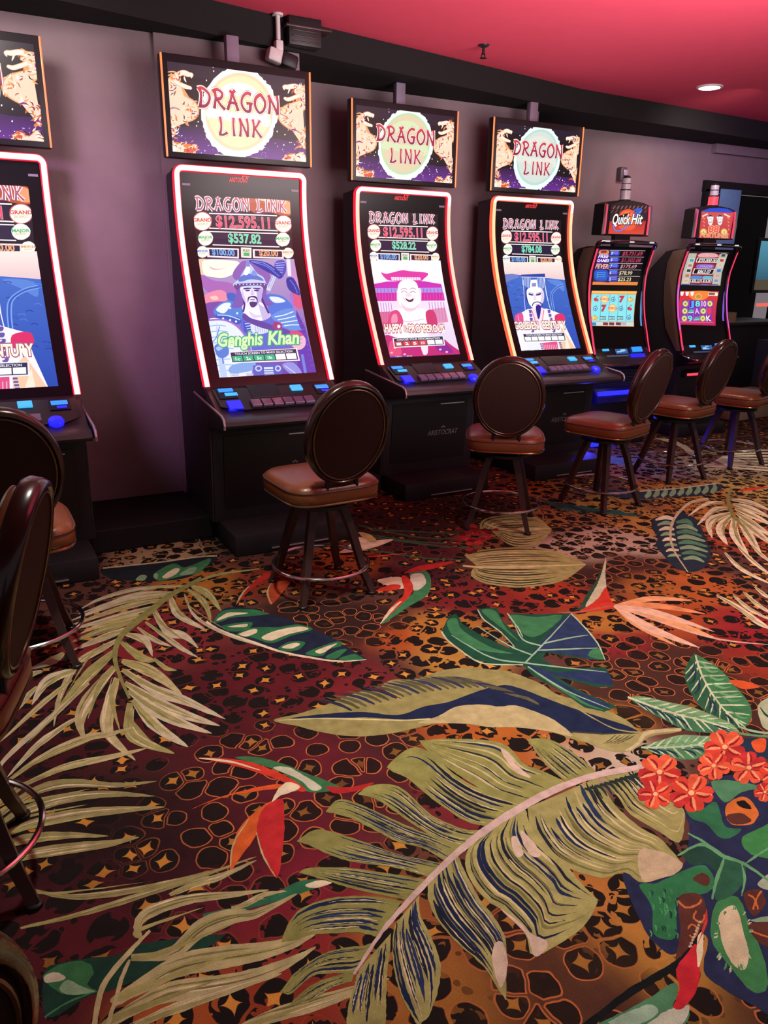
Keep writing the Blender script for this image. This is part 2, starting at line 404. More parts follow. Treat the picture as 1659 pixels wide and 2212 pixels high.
# colour fields of the printed ground: (u, v, radius m, colour, outline, star, darkness)
FIELDS = [
 (350,1190,.35,'c9a37c',0,.5,1),(430,1265,.30,'c97532',0,.8,1),(300,1380,.45,'8e2a30',0,.9,1),(600,1480,.55,'6e2028',0,1,1),(480,1520,.4,'5c1e26',0,1,1),
 (750,1500,.3,'8e2a30',0,1,1),(560,1260,.25,'9c3a28',.2,.7,1),(660,1330,.3,'3c2422',1,0,.8),(790,1345,.28,'3c2422',1,0,.8),(860,1375,.2,'c25428',0,1,1),(960,1370,.3,'cf8038',0,1,1),(1000,1420,.25,'d08a40',0,1,1),
 (900,1240,.3,'58222a',0,1,1),(1000,1290,.3,'8a2a2c',0,1,1),(760,1210,.3,'b06030',.2,.7,1),(880,1190,.4,'5a222a',.3,.8,1),(1180,1280,.3,'b8402a',0,1,1),(1110,1300,.25,'98302a',0,1,1),
 (1250,1195,.35,'d6ac94',0,.2,1),(1330,1175,.4,'d6ac94',0,.2,1),(1300,1090,.35,'c98a40',0,.6,1),(1200,1120,.3,'a86a38',0,.6,1),(1180,1060,.4,'b07038',0,.6,1),
 (1280,1230,.35,'4a2a26',1,.1,.85),(1360,1215,.3,'4a2a26',1,.1,.85),(1420,1265,.3,'b86a34',.2,.6,1),(1500,1270,.35,'c9622e',0,.8,1),(1560,1120,.5,'cf7a34',0,.6,1),(1480,1060,.5,'d0843c',0,.6,1),(1620,1160,.4,'c24a2a',0,.6,1),
 (1460,1330,.35,'c2582c',0,.9,1),(1600,1360,.4,'a62a30',0,.9,1),(1300,1345,.2,'cf8038',0,.6,1),(1340,1390,.22,'9c2c30',.6,.7,1),(1480,1430,.3,'543028',1,.3,.85),(1400,1470,.35,'543028',1,.3,.85),(1580,1500,.4,'543028',1,.3,.85),
 (1640,1440,.25,'a83a28',.6,.5,1),(1350,1510,.25,'543028',1,.3,.85),(1345,1545,.15,'cf8838',0,0,1),(1120,1580,.35,'c96a2c',0,.9,1),(1200,1620,.16,'d8b49c',0,0,1),(1000,1575,.3,'c9602c',0,.9,1),(1340,1640,.2,'d8b49c',0,.4,1),
 (800,1590,.3,'46282a',1,.3,.8),(700,1640,.4,'7a2430',1,.3,.9),(560,1660,.4,'5a2028',1,.5,.9),(650,1730,.35,'7a2432',1,.3,.9),(740,1700,.3,'502428',1,.1,.9),(560,1790,.35,'5c2028',1,.6,.9),(430,1830,.4,'3c1c20',1,.7,.9),
 (200,1830,.5,'2a1a1c',0,.8,1),(330,1900,.4,'34191e',0,1,1),(120,2000,.5,'5a2028',0,.3,1),(200,2000,.35,'6a2028',0,.4,1),(450,1980,.35,'6e2030',.2,1,1),(560,1960,.3,'8a2434',.2,1,1),(620,2070,.3,'9a2c30',.1,1,1),(560,2150,.3,'a84028',.1,1,1),
 (420,2170,.3,'c26030',0,1,1),(680,1900,.25,'8e2436',.2,.6,1),(900,2050,.3,'b86a34',.2,.8,1),(980,2120,.3,'b87434',.4,.8,1),(1000,2000,.25,'8a3a2c',.2,.9,1),(1120,2080,.35,'6a3a2a',.8,.5,.9),(1200,2100,.3,'54302a',1,.4,.85),(1300,2140,.3,'54302a',1,.5,.85),
 (1180,2170,.25,'7a4a2c',.8,.6,.9),(1320,1960,.25,'c9763a',0,.8,1),(1360,2020,.25,'d08a40',0,.4,1),(1430,2060,.2,'d08a40',0,.4,1),(1290,2040,.22,'b06a34',.4,.7,1),(1500,2150,.2,'c9883c',.3,.4,1),(1590,2180,.2,'543028',.8,.4,1),
 (1000,1090,.5,'3a2624',.4,.4,1),(850,1140,.5,'3a2222',.2,.6,1),(1400,1010,.6,'b08a90',0,.2,1),(1330,1010,.4,'c07a50',0,.3,1),(1560,1000,.6,'c29a78',0,.2,1),(1640,1060,.5,'cf9a58',0,.3,1),(100,1500,.4,'5a2028',0,.8,1),(60,1620,.4,'4a1a20',0,.8,1),
 (1080,1560,.2,'c9702e',0,.9,1),(1150,1610,.25,'cc6a2c',0,.2,1),(700,1560,.25,'4a2024',.2,.9,1),(330,1560,.4,'5a1e26',0,1,1),(1050,1170,.25,'8a5030',.2,.6,1),(1400,1130,.35,'cf8a44',0,.5,1),(1040,1700,.3,'8e2a34',0,.2,1),
]
FP = [(at_z(u, v), r, tuple(x*k for x, k in zip(hx(c), (.66, .80, .80))), (o, s, d)) for u, v, r, c, o, s, d in FIELDS]
def ground_at(x, y):
    w0 = .02; C = [w0*.10, w0*.04, w0*.03]; S = [0, w0, w0]; ws = w0
    for p, r, c, s in FP:
        d2 = ((x-p.x)**2+(y-p.y)**2)/(r*r*.30)
        if d2 > 9: continue
        w = math.exp(-d2); w = w*w*(1+w)
        ws += w
        for i in range(3): C[i] += c[i]*w; S[i] += s[i]*w
    return [x_/ws for x_ in C], [x_/ws for x_ in S]
def grid(x0, x1, y0, y1, st, skip=None):
    nx, ny = max(1, round((x1-x0)/st)), max(1, round((y1-y0)/st))
    vs = [[FB.verts.new((x0+(x1-x0)*i/nx, y0+(y1-y0)*j/ny, 0)) for j in range(ny+1)] for i in range(nx+1)]
    val = {}
    for i in range(nx):
        for j in range(ny):
            f = FB.faces.new((vs[i][j], vs[i+1][j], vs[i+1][j+1], vs[i][j+1]))
            for l in f.loops:
                k = (round(l.vert.co.x, 3), round(l.vert.co.y, 3))
                if k not in val: val[k] = ground_at(*k)
                l[FC] = (*val[k][0], 1); l[FS] = (*val[k][1], 1)
grid(-.6, 6.6, .2, 4.8, .045)
grid(6.6, 11, .2, 4.8, .4); grid(-4.2, -.6, .2, 4.8, .4); grid(-4.2, 11, -3.5, .2, .4); grid(-4.2, 14, 4.8, 10.6, .6)
LAY = Layers(.02)
def flat(pts, col, px=True):
    """a dyed shape of the pile: outline in image pixels, laid on the floor"""
    P = [at_z(u, v) for u, v in pts] if px else [Vector((x, y, 0)) for x, y in pts]
    # drop doubles
    Q = [P[0]]
    for p in P[1:]:
        if (p-Q[-1]).length > 2e-4: Q.append(p)
    if (Q[0]-Q[-1]).length < 2e-4: Q.pop()
    if len(Q) < 3: return
    # ragged tuft edge: short steps with a little scatter
    R_ = []
    for i in range(len(Q)):
        a, b = Q[i], Q[(i+1) % len(Q)]; l = (b-a).length; n = max(1, min(40, int(l/.012)))
        for k in range(n):
            p = a+(b-a)*(k/n)
            R_.append(p if k == 0 and n == 1 and l < .006 else p+Vector((random.uniform(-1, 1), random.uniform(-1, 1), 0))*.0011)
    Q = R_
    zl = .0003+1.1e-5*LAY.put([(p.x, p.y) for p in Q])
    vs = [FB.verts.new((p.x, p.y, zl)) for p in Q]
    f = FB.faces.new(vs); f.normal_update()
    if f.normal.z < 0: f.normal_flip()
    f.material_index = 1
    c = hx(col) if isinstance(col, str) else col
    for l in f.loops: l[FC] = (*c, 1); l[FS] = (0, 0, 0, 1)
def strip(a, b, col):
    """a dyed strip between two outlines with the same number of points"""
    J = lambda p: p+Vector((random.uniform(-1, 1), random.uniform(-1, 1), 0))*.0011
    A_ = [J(at_z(*p)) for p in a]; B_ = [J(at_z(*p)) for p in b]
    zl = .0003+1.1e-5*LAY.put([(p.x, p.y) for p in A_+B_[::-1]]); c = hx(col) if isinstance(col, str) else col
    va = [FB.verts.new((p.x, p.y, zl)) for p in A_]; vb = [FB.verts.new((p.x, p.y, zl)) for p in B_]
    for i in range(len(va)-1):
        f = FB.faces.new((va[i], va[i+1], vb[i+1], vb[i])); f.material_index = 1
        for l in f.loops: l[FC] = (*c, 1); l[FS] = (0, 0, 0, 1)
CR = {'A': (0, 1050, 2.9625), 'B': (500, 1200, 2.765), 'C': (1060, 1040, 2.7696), 'D': (0, 1560, 2.9625), 'E': (500, 1560, 2.765), 'F': (1060, 1560, 2.7696), 'K': (960, 880, 2.373), 'I': (0, 0, 1)}
def T(k, pts):
    ox, oy, s = CR[k]; return [(ox+x/s, oy+y/s) for x, y in pts]
def sh(k, pts, col, smooth=True):
    p = T(k, pts); flat(crom(p, 5, True) if smooth else p, col)
def jit(c, a=.12):
    c = hx(c) if isinstance(c, str) else c
    k = 1+random.uniform(-a, a); return tuple(min(1, x*k) for x in c)
def rib(k, pts, w, col, taper=(.25, 1, .04)):
    r = ribbon2(T(k, pts), w, 6, taper); h = len(r)//2; strip(r[:h], r[h:][::-1], col)
def lerp2(a, b, f): return (a[0]+(b[0]-a[0])*f, a[1]+(b[1]-a[1])*f)
def lobe(k, A, B, col, edge=None, streaks=(), n=34):
    """leaf lobe between two outlines that run from rib to tip"""
    a = resample(crom(T(k, A), 5), n); b = resample(crom(T(k, B), 5), n)
    if edge: 
        flat(a+b[::-1], edge)
        cx = sum(p[0] for p in a+b)/(2*n); cy = sum(p[1] for p in a+b)/(2*n)
        a = [lerp2(p, q, .05) for p, q in zip(a, b)]; b = [lerp2(q, p, .05) for p, q in zip(a, b)]
    strip(a, b, col)
    for f, w, t0, t1, c in streaks:
        i0, i1 = int(t0*(n-1)), int(t1*(n-1))
        if i1-i0 < 3: continue
        U = []; V = []
        for i in range(i0, i1+1):
            t = (i-i0)/(i1-i0); h = w*.5*min(1, t*5+.25)*min(1, (1-t)*3+.02)
            U.append(lerp2(a[i], b[i], f-h)); V.append(lerp2(a[i], b[i], f+h))
        strip(U, V, c)
def rstreaks(n, col, w=(.05, .12), t0=(0, .25), t1=(.6, .97), lo=.06, hi=.94):
    out = []
    for i in range(n):
        out.append((lo+(hi-lo)*(i+.5+random.uniform(-.25, .25))/n, random.uniform(*w), random.uniform(*t0), random.uniform(*t1), jit(col, .2) if not isinstance(col, list) else jit(random.choice(col), .15)))
    return out
OLIVE, OLIVE2, NAVY, NAVY2, PALE, CREAM, TAN = '98945c', '81804a', '1e2845', '243150', 'b9b092', 'd6cbab', 'b0a577'
GREEN, DGREEN, LGREEN, TEAL = '3c7a4e', '1e4636', '7fa07c', '2a5248'
RED, ORED, BLK = 'c23a2c', 'd0582e', '1a1818'

MARK = {}
# --- green stems and strips lying under the machines
sh('A', [(660,525),(1000,490),(1280,450),(1385,450),(1350,500),(1200,585),(1000,610),(860,605),(700,590)], '20262e')
sh('A', [(980,570),(1050,520),(1120,495),(1170,520),(1220,510),(1340,463),(1335,500),(1260,560),(1200,570),(1110,590),(1020,607)], GREEN)
sh('A', [(1040,580),(1110,530),(1150,530),(1130,560),(1070,590)], CREAM); sh('A', [(1150,570),(1200,530),(1260,520),(1230,560)], LGREEN)
sh('A', [(870,600),(900,570),(940,575),(920,605)], LGREEN); sh('A', [(985,585),(990,560),(1010,565),(1005,595)], LGREEN)
rib('A', [(660,525),(1000,490),(1280,452),(1390,448)], 3, PALE, (1, 1, 1))
rib('A', [(1660,530),(1500,550),(1380,570),(1290,600),(1200,640)], 6, OLIVE, (.3, 1, .6))
sh('K', [(660,420),(1000,428),(1395,392),(1400,430),(1300,455),(1150,460),(1020,470),(800,450)], '2a3242')
for i in range(9): rib('K', [(1030+i*42, 462-i*3), (1050+i*42, 440-i*3), (1045+i*42, 415-i*3)], 11, jit(LGREEN), (.6, 1, .2))
rib('K', [(1000,430),(1200,415),(1395,390)], 2.5, PALE, (1, 1, 1))
for i in range(11): rib('K', [(480+i*44, 470+i*7+random.uniform(-8, 8)), (560+i*40, 500+i*5), (640+i*36, 540+i*2)], 7, jit(TEAL, .3))
for i in range(8): rib('K', [(1330+i*12, 300-i*6), (1500, 310-i*12), (1720, 330-i*16)], 4, jit(CREAM, .2), (.4, 1, .5))
for i in range(6): rib('K', [(1080+i*30, 160+i*6), (1180+i*20, 175+i*14), (1290, 235+i*20)], 5, jit(PALE, .2))
for i in range(6): rib('K', [(700+i*40, 235+i*9), (800+i*30, 262+i*8), (1010, 262+i*13)], 7, jit('5f7f96', .2))
for a, b, c in (((775,1135),(900,1160),(1010,1164)), ((770,1150),(900,1170),(1015,1175)), ((800,1160),(950,1180),(1012,1183)), ((790,1186),(920,1206),(1030,1210)), ((800,1145),(930,1150),(1060,1158))):
    rib('I', [a, b, c], 3, jit('3a5a44'), (1, 1, .6))
sh('I', [(752,1180),(775,1160),(800,1168),(850,1165),(800,1185),(735,1195)], CREAM); rib('I', [(730,1200),(800,1202),(880,1195)], 4, RED)
sh('I', [(775,1150),(800,1155),(815,1170),(795,1170)], 'b8b070')

# --- deep green leaf at left centre
sh('B', [(-130,420),(-60,330),(0,310),(120,315),(210,345),(330,380),(480,440),(580,480),(680,540),(760,590),(805,622),(700,632),(500,612),(300,572),(150,520),(0,472),(-80,440)], '20283c')
for q in ([(-110,400),(-60,335),(20,322),(130,322),(215,348),(120,362),(0,372),(-60,395)], [(-60,425),(0,408),(120,398),(100,440),(0,455)], [(30,472),(130,430),(280,428),(400,413),(485,442),(350,482),(240,524),(140,495)],
          [(280,552),(350,515),(440,518),(400,562),(330,572)], [(440,588),(520,548),(640,512),(655,540),(580,562),(540,600)], [(560,607),(640,565),(690,560),(660,590),(620,618)], [(640,618),(720,590),(760,598),(790,620),(720,630)]):
    sh('B', q, '2f7048')
for q in ([(-90,390),(-30,345),(40,340),(100,345),(0,362)], [(-20,425),(90,408),(80,428)], [(45,468),(140,438),(150,460),(90,484)], [(180,490),(260,450),(400,425),(460,440),(340,470),(240,508)], [(300,548),(370,522),(410,530),(360,556)], [(500,575),(540,553),(630,525),(600,548),(540,585)]):
    sh('B', q, jit(CREAM, .08))
rib('B', [(-150,395),(-60,450),(150,525),(300,575),(500,615),(650,632),(805,622)], 5, CREAM, (1, 1, .3))

MARK['palm'] = len(FB.faces)
# --- palm frond at the left
def leaflet(k, pts, w, c=None):
    c = c or random.choice([PALE, TAN, PALE, OLIVE])
    rib(k, pts, w, jit(c, .1), (.35, 1, .06))
    q = T(k, pts); c4 = crom(q, 6) if len(q) > 2 else resample(q, 8); c4 = resample(c4, 16); wd = w
    for _ in range(5 if w > 13 else 2):
        o = random.uniform(-.36, .36)*wd; i0 = random.randint(0, 5); i1 = random.randint(9, 14)
        L_ = []
        for i in range(i0, i1):
            a, b = c4[max(0, i-1)], c4[i+1]; l = math.hypot(b[0]-a[0], b[1]-a[1]) or 1; f = 1-(i/15)**2*.75
            L_.append((c4[i][0]-(b[1]-a[1])/l*o*f, c4[i][1]+(b[0]-a[0])/l*o*f))
        r_ = ribbon2(L_, wd*random.uniform(.06, .13), 1, (.2, 1, .05)); h_ = len(r_)//2; strip(r_[:h_], r_[h_:][::-1], jit(random.choice([OLIVE, OLIVE2, '6c683e', 'cbbb98', 'd6c8a8']), .1))
    rib(k, [pts[0], lerp2(pts[0], pts[1], .6) if len(pts) > 1 else pts[0], lerp2(pts[1], pts[-1], .5)], w*.34, jit(OLIVE, .12), (.8, 1, .05))
for q, w in (([(1200,640),(900,655),(650,720),(490,802)], 9), ([(1120,680),(900,690),(700,750),(500,820)], 9), ([(1100,695),(800,735),(450,862)], 12), ([(1050,725),(800,775),(420,905)], 12), ([(1020,765),(750,838),(430,925)], 13), ([(960,820),(700,872),(510,945)], 12),
             ([(880,860),(680,915),(460,998)], 15), ([(850,900),(650,975),(470,1050)], 15), ([(780,970),(620,1060),(500,1140)], 13), ([(740,1050),(560,1215),(360,1440)], 24), ([(700,1010),(500,1130),(380,1360),(345,1540)], 15), ([(480,1180),(300,1250),(205,1400)], 22), ([(410,1070),(330,1120),(190,1170)], 18),
             ([(270,1185),(180,1215),(130,1290)], 12), ([(235,1285),(165,1360),(112,1440)], 13), ([(460,1240),(250,1410),(0,1640)], 12), ([(570,1262),(350,1460),(40,1740),(-20,1860)], 13), ([(500,1480),(250,1650),(40,1870)], 14),
             ([(1225,640),(1330,690),(1415,800)], 17), ([(1200,660),(1310,750),(1350,875)], 14), ([(1180,690),(1250,835),(1450,950),(1680,1030)], 7), ([(1090,700),(1140,820),(1320,922)], 18), ([(980,800),(1070,930),(1180,960),(1270,1038)], 20), ([(930,870),(1080,980),(1180,1050),(1272,1100)], 12), ([(880,905),(990,985),(1100,1028)], 11),
             ([(800,945),(930,990),(975,1090)], 17), ([(775,1000),(900,1095),(1000,1120)], 19), ([(985,1105),(1060,1165),(1130,1180)], 11), ([(780,1120),(980,1195),(1165,1335)], 26), ([(790,1180),(1000,1310),(1200,1380),(1440,1492)], 25), ([(800,1260),(1080,1425),(1405,1535)], 26), ([(820,1310),(1060,1475),(1355,1585)], 24),
             ([(850,1370),(1000,1540),(1205,1672)], 26), ([(830,1390),(830,1560),(920,1640),(1112,1712)], 30), ([(750,1230),(690,1440),(700,1590),(865,1755)], 31), ([(730,1160),(580,1350),(510,1500),(545,1635)], 30)):
    leaflet('A', q, w)
rib('A', [(1290,590),(1180,650),(1060,720),(950,810),(860,880),(770,970),(735,1080),(760,1200),(830,1360)], 14, OLIVE2, (.5, 1, .4))
# --- fan at lower left
for q, w in (([(60,1880),(300,1720),(560,1612),(700,1590),(850,1545)], 17), ([(130,1925),(400,1805),(700,1738),(940,1680)], 16)): leaflet('A', q, w, TAN)
for q, w in (([(-40,620),(150,480),(320,410),(500,392),(750,405),(1000,380)], 21), ([(-30,700),(120,585),(400,495),(700,462),(990,475)], 23), ([(-60,760),(200,655),(500,590),(800,562),(1050,545)], 24), ([(-20,830),(120,760),(400,728),(690,732)], 22), ([(40,930),(150,860),(450,810),(700,780),(890,738)], 25),
             ([(-60,560),(60,470),(160,400),(300,345)], 14), ([(170,1065),(450,1118),(800,1085),(1100,1020),(1480,922)], 15), ([(130,1318),(500,1232),(900,1110),(1250,1000),(1640,860)], 14)): leaflet('D', q, w, '8c8458')
MARK['blades'] = len(FB.faces)
# --- palm blades at the bottom
sh('D', [(285,1600),(400,1540),(560,1510),(760,1490),(900,1420),(1380,1360),(1400,1395),(1150,1540),(900,1640),(700,1720),(560,1760),(300,1890)], '1d3a30')
sh('D', [(285,1610),(400,1545),(540,1530),(600,1600),(560,1680),(620,1730),(420,1745),(290,1660)], '356a42'); sh('D', [(380,1710),(430,1650),(520,1690),(610,1725),(450,1745)], LGREEN); sh('D', [(285,1625),(360,1600),(420,1640),(300,1670)], 'b8b49c')
rib('D', [(285,1890),(420,1800),(610,1725)], 4, GREEN, (1, 1, .5))
sh('E', [(-170,1150),(0,1110),(180,1060),(380,960),(500,940),(600,960),(480,1000),(330,1055),(200,1090),(0,1150),(-100,1190)], '2f6a4c'); sh('E', [(440,975),(520,945),(600,960),(500,990)], CREAM)
for q, w in (([(1085,1105),(1250,1035),(1420,985),(1640,885)], 18), ([(900,1380),(880,1300),(960,1215),(1200,1135),(1480,1105),(1720,1075)], 26), ([(840,1510),(1100,1475),(1300,1310),(1500,1240),(1640,1225),(1900,1100)], 38), ([(720,1800),(900,1690),(1150,1560),(1450,1500),(1659,1468),(1900,1400),(2130,1260)], 52),
             ([(640,1960),(900,1810),(1100,1725),(1500,1660),(1800,1560),(2020,1440)], 44), ([(800,1980),(1100,1840),(1500,1700),(1800,1610)], 26)): leaflet('D', q, w, 'a89f72')
leaflet('E', [(0,1860),(200,1770),(500,1680),(740,1600),(945,1532)], 34, 'a89f72'); leaflet('E', [(0,1110),(80,1090),(200,1030),(330,1010)], 14, 'a89f72')
rib('D', [(600,1950),(660,1690),(830,1470),(960,1335)], 12, TAN, (1, 1, .4)); rib('D', [(690,1940),(780,1640),(830,1520)], 9, TAN, (1, 1, .6))

# --- bird of paradise, left of centre
sh('E', [(20,212),(150,208),(300,246),(450,306),(570,350),(645,390),(565,416),(440,412),(330,318),(180,256)], '3a7048'); sh('E', [(250,275),(340,270),(450,330),(540,390),(480,408),(400,340)], 'b9bca4')
sh('E', [(-195,215),(-60,215),(100,236),(220,275),(350,335),(445,402),(400,412),(300,352),(150,300),(0,255)], RED); rib('E', [(-195,215),(0,238),(180,290)], 5, CREAM)
sh('E', [(570,385),(700,388),(850,362),(760,408),(620,426)], 'a82a2c'); sh('E', [(-240,520),(-100,460),(60,412),(210,378),(305,372),(300,392),(150,414),(-20,440),(-140,482)], ORED)
sh('E', [(286,392),(340,358),(412,388),(340,425),(290,440),(240,482),(262,430)], CREAM)
sh('E', [(245,478),(110,560),(20,690),(-10,882),(60,800),(145,680)], 'c25a2a'); sh('E', [(300,460),(190,520),(150,650),(190,800),(270,932),(306,760),(316,600)], 'b42c30'); rib('E', [(-8,870),(15,720),(110,570)], 4, TAN); rib('E', [(150,660),(190,800),(268,930)], 4, TAN)
# --- bird by the second stool
sh('B', [(870,150),(1000,128),(1045,175),(1000,200)], CREAM); sh('B', [(860,212),(950,175),(1010,178),(985,205)], RED)
sh('B', [(1060,100),(1120,82),(1165,92),(1192,150),(1170,235),(1060,305),(895,412),(1000,300),(1060,250),(1090,200)], '3c7c50'); sh('B', [(1070,120),(1140,110),(1160,170),(1090,210)], 'c5c9b4')
sh('B', [(1015,130),(1050,128),(1085,185),(1062,245),(1000,305),(930,370),(890,408),(950,310),(1030,230)], RED); rib('B', [(890,408),(960,320),(1020,270)], 7, CREAM)
sh('B', [(1030,105),(1130,60),(1330,36),(1210,78),(1080,100)], 'a82a2c')
sh('B', [(255,150),(215,230),(240,292),(330,190),(345,155)], 'a84428'); sh('B', [(200,105),(90,200),(28,292),(130,190),(240,120)], 'b02c28'); rib('B', [(28,292),(70,220),(110,180)], 4, TAN); rib('B', [(240,292),(215,220),(245,150)], 4, TAN)

MARK['heart'] = len(FB.faces)
# --- heart leaves
for top, bot, mid, n in (([(1036,1143),(1040,1126),(1065,1116),(1120,1112),(1162,1118),(1188,1140)], [(1060,1146),(1074,1158),(1099,1176),(1128,1181),(1162,1175),(1188,1152),(1190,1142)], [(1078,1144),(1130,1144),(1189,1141)], 6),
                         ([(1003,1200),(1010,1194),(1060,1186),(1130,1183),(1200,1190),(1265,1218)], [(1022,1228),(1017,1243),(1040,1258),(1080,1266),(1132,1269),(1212,1256),(1264,1222)], [(1034,1226),(1120,1224),(1265,1220)], 7)):
    for e in (top, bot):
        lobe('I', mid, e, jit(OLIVE, .05), None, rstreaks(n, ['4c4c2c', '3a3e2c'], (.05, .09), (0, .1), (.55, .95), .12, .95)+rstreaks(n, ['b8b27c', 'a8a26c'], (.04, .07), (0, .2), (.6, .98), .05, .9))
    rib('I', mid, 4.5, 'c4bc88', (1, 1, .3))
rib('I', [(1000,1222),(1050,1226),(1120,1222)], 4, 'c4bc88', (1, 1, .5)); rib('I', [(1046,1130),(1085,1144),(1120,1146)], 3.5, 'c4bc88', (1, 1, .5))
for i in range(60):
    u, v = random.gauss(1022, 22), random.gauss(1160, 13); r = random.uniform(4, 8)
    flat([(u+r*1.3*cos(a*pi/4), v+r*.55*sin(a*pi/4)) for a in range(8)], jit(random.choice(['8a2a2c', 'a83432', '5a1c22']), .2))

MARK['ban'] = len(FB.faces)
# --- banana leaf upper right
sh('C', [(1050,205),(972,222),(965,280),(1000,335),(988,380),(1040,450),(1072,492),(1120,522),(1180,542),(1240,536),(1292,500),(1318,430),(1290,350),(1262,280),(1222,220),(1150,188),(1100,198)], '26303e')
for i in range(8):
    t = i/8; y = 225+t*250; x = 1085+(t-.4)**2*60+t*45
    rib('C', [(x, y), (x-50, y-10+t*8), (985+t*85, y+6)], 9-3*t, jit(LGREEN if i % 2 else CREAM, .12), (.5, 1, .3))
    rib('C', [(x+15, y+20), (x+80, y+12), (1210+90*sin(t*2.6), y+40)], 10-2*t, jit(LGREEN if i % 2 else '4f7f62', .12), (.5, 1, .3))
rib('C', [(1300,105),(1190,130),(1100,220),(1075,320),(1100,420),(1180,542)], 6, 'b8aa86', (1, 1, .3))
# --- fan palm at the right edge
for q, w in (([(1400,125),(1290,135),(1180,208)], 8), ([(1425,160),(1330,175),(1235,262)], 12), ([(1440,190),(1310,240),(1325,340)], 17), ([(1440,210),(1370,285),(1418,380)], 19), ([(1455,220),(1460,320),(1545,445)], 21), ([(1480,220),(1550,330),(1625,455)], 19), ([(1440,110),(1550,125),(1690,180)], 10), ([(1450,135),(1560,165),(1690,225)], 12),
             ([(1460,160),(1570,205),(1700,270)], 13), ([(1470,190),(1570,255),(1700,340)], 14), ([(1490,225),(1600,310),(1700,390)], 15), ([(1400,425),(1500,525),(1700,625)], 9), ([(1480,390),(1570,480),(1700,580)], 9), ([(1560,380),(1620,440),(1700,500)], 8),
             ([(1350,680),(1500,765),(1700,900)], 9), ([(1450,680),(1550,765),(1700,840)], 9), ([(1510,660),(1600,740),(1700,800)], 9), ([(1580,630),(1640,680),(1700,710)], 8), ([(1480,760),(1600,850),(1700,890)], 7)): leaflet('C', q, w, CREAM)
rib('C', [(1440,40),(1420,100),(1450,200),(1520,280)], 9, OLIVE2, (.3, 1, .3)); rib('C', [(1480,55),(1560,45),(1690,30)], 6, RED)
# --- bird of paradise at right
sh('C', [(692,448),(664,520),(620,610),(565,690),(535,752),(500,770),(600,760),(690,720),(690,600),(684,520)], '2c4c38'); sh('C', [(690,455),(668,530),(640,610),(590,700),(570,750),(650,730),(690,660),(686,560)], 'b8b99a')
sh('C', [(690,635),(722,715),(765,745),(690,768),(530,782),(600,735),(650,690)], RED); rib('C', [(400,782),(520,782),(720,745),(760,750)], 4, 'b05a4a')
for e, m, w in (((1205,712),(960,702),12), ((1282,792),(1000,745),13), ((1112,985),(880,860),12), ((1250,995),(960,880),17), ((1375,952),(1050,830),16), ((1340,900),(1000,790),14), ((1680,978),(1300,930),4)): rib('C', [(738,745), m, e], w, jit(random.choice(['d8a070', 'd8b49a', 'cf8a5c']), .1), (.3, 1, .04))

MARK['curl'] = len(FB.faces)
# --- long curled leaf in the middle
sh('I', [(590,1556),(652,1540),(717,1518),(749,1504),(789,1493),(825,1497),(869,1510)]+[(825,1486),(847,1469),(898,1467),(952,1449),(1006,1442),(1060,1446),(1103,1452),(1168,1477),(1194,1495),(1222,1506),(1277,1520),(1349,1553),(1381,1580),(1396,1578),(1457,1572),(1470,1580),(1403,1592),(1378,1614),(1349,1625),(1313,1621),(1277,1607),(1240,1598),(1186,1580),(1114,1571),(1060,1571),(1006,1564),(952,1562),(898,1573),(844,1585),(771,1591),(699,1583),(645,1569)], '8f8a56')
sh('I', [(627,1552),(717,1541),(789,1538),(860,1545),(916,1526),(970,1516),(1042,1490),(1090,1480),(1132,1490),(1204,1518),(1277,1543),(1349,1566),(1378,1582),(1313,1584),(1240,1586),(1168,1545),(1114,1527),(1060,1527),(988,1530),(934,1552),(880,1555),(789,1550),(717,1552)], NAVY)
for i in range(26):
    t = i/26; u = 760+t*420; v = 1535-50*sin(t*2.4)+ (t>.7)*(t-.7)*90
    rib('I', [(u, v), (u-30, v-14), (u-75, v-24)], 7, jit('55553c' if i % 3 else '30344a', .2), (.5, 1, .05))
sh('I', [(905,1562),(930,1553),(952,1544),(988,1526),(1042,1522),(1079,1527),(1114,1524),(1168,1542),(1204,1560),(1237,1590),(1186,1580),(1114,1571),(1060,1571),(1006,1563)], TAN)
sh('I', [(1234,1583),(1313,1584),(1375,1584),(1396,1580),(1378,1612),(1349,1624),(1300,1617),(1262,1602)], '9a9462')
rib('I', [(1472,1576),(1400,1583),(1378,1606),(1352,1622)], 9, 'b8ae86', (.6, 1, .4)); rib('I', [(1230,1580),(1300,1585),(1385,1583)], 3, '3a4030', (1, 1, 1))
for i in range(5): rib('I', [(1330+i*11, 1587), (1318+i*9, 1598), (1300+i*8, 1608)], 3, '5a5a38')
rib('I', [(1200,1500),(1270,1545),(1330,1575),(1385,1583)], 2.5, OLIVE, (1, 1, 1)); rib('I', [(600,1556),(700,1552),(860,1556),(930,1553)], 3, 'c8c08a', (.4, 1, 1))
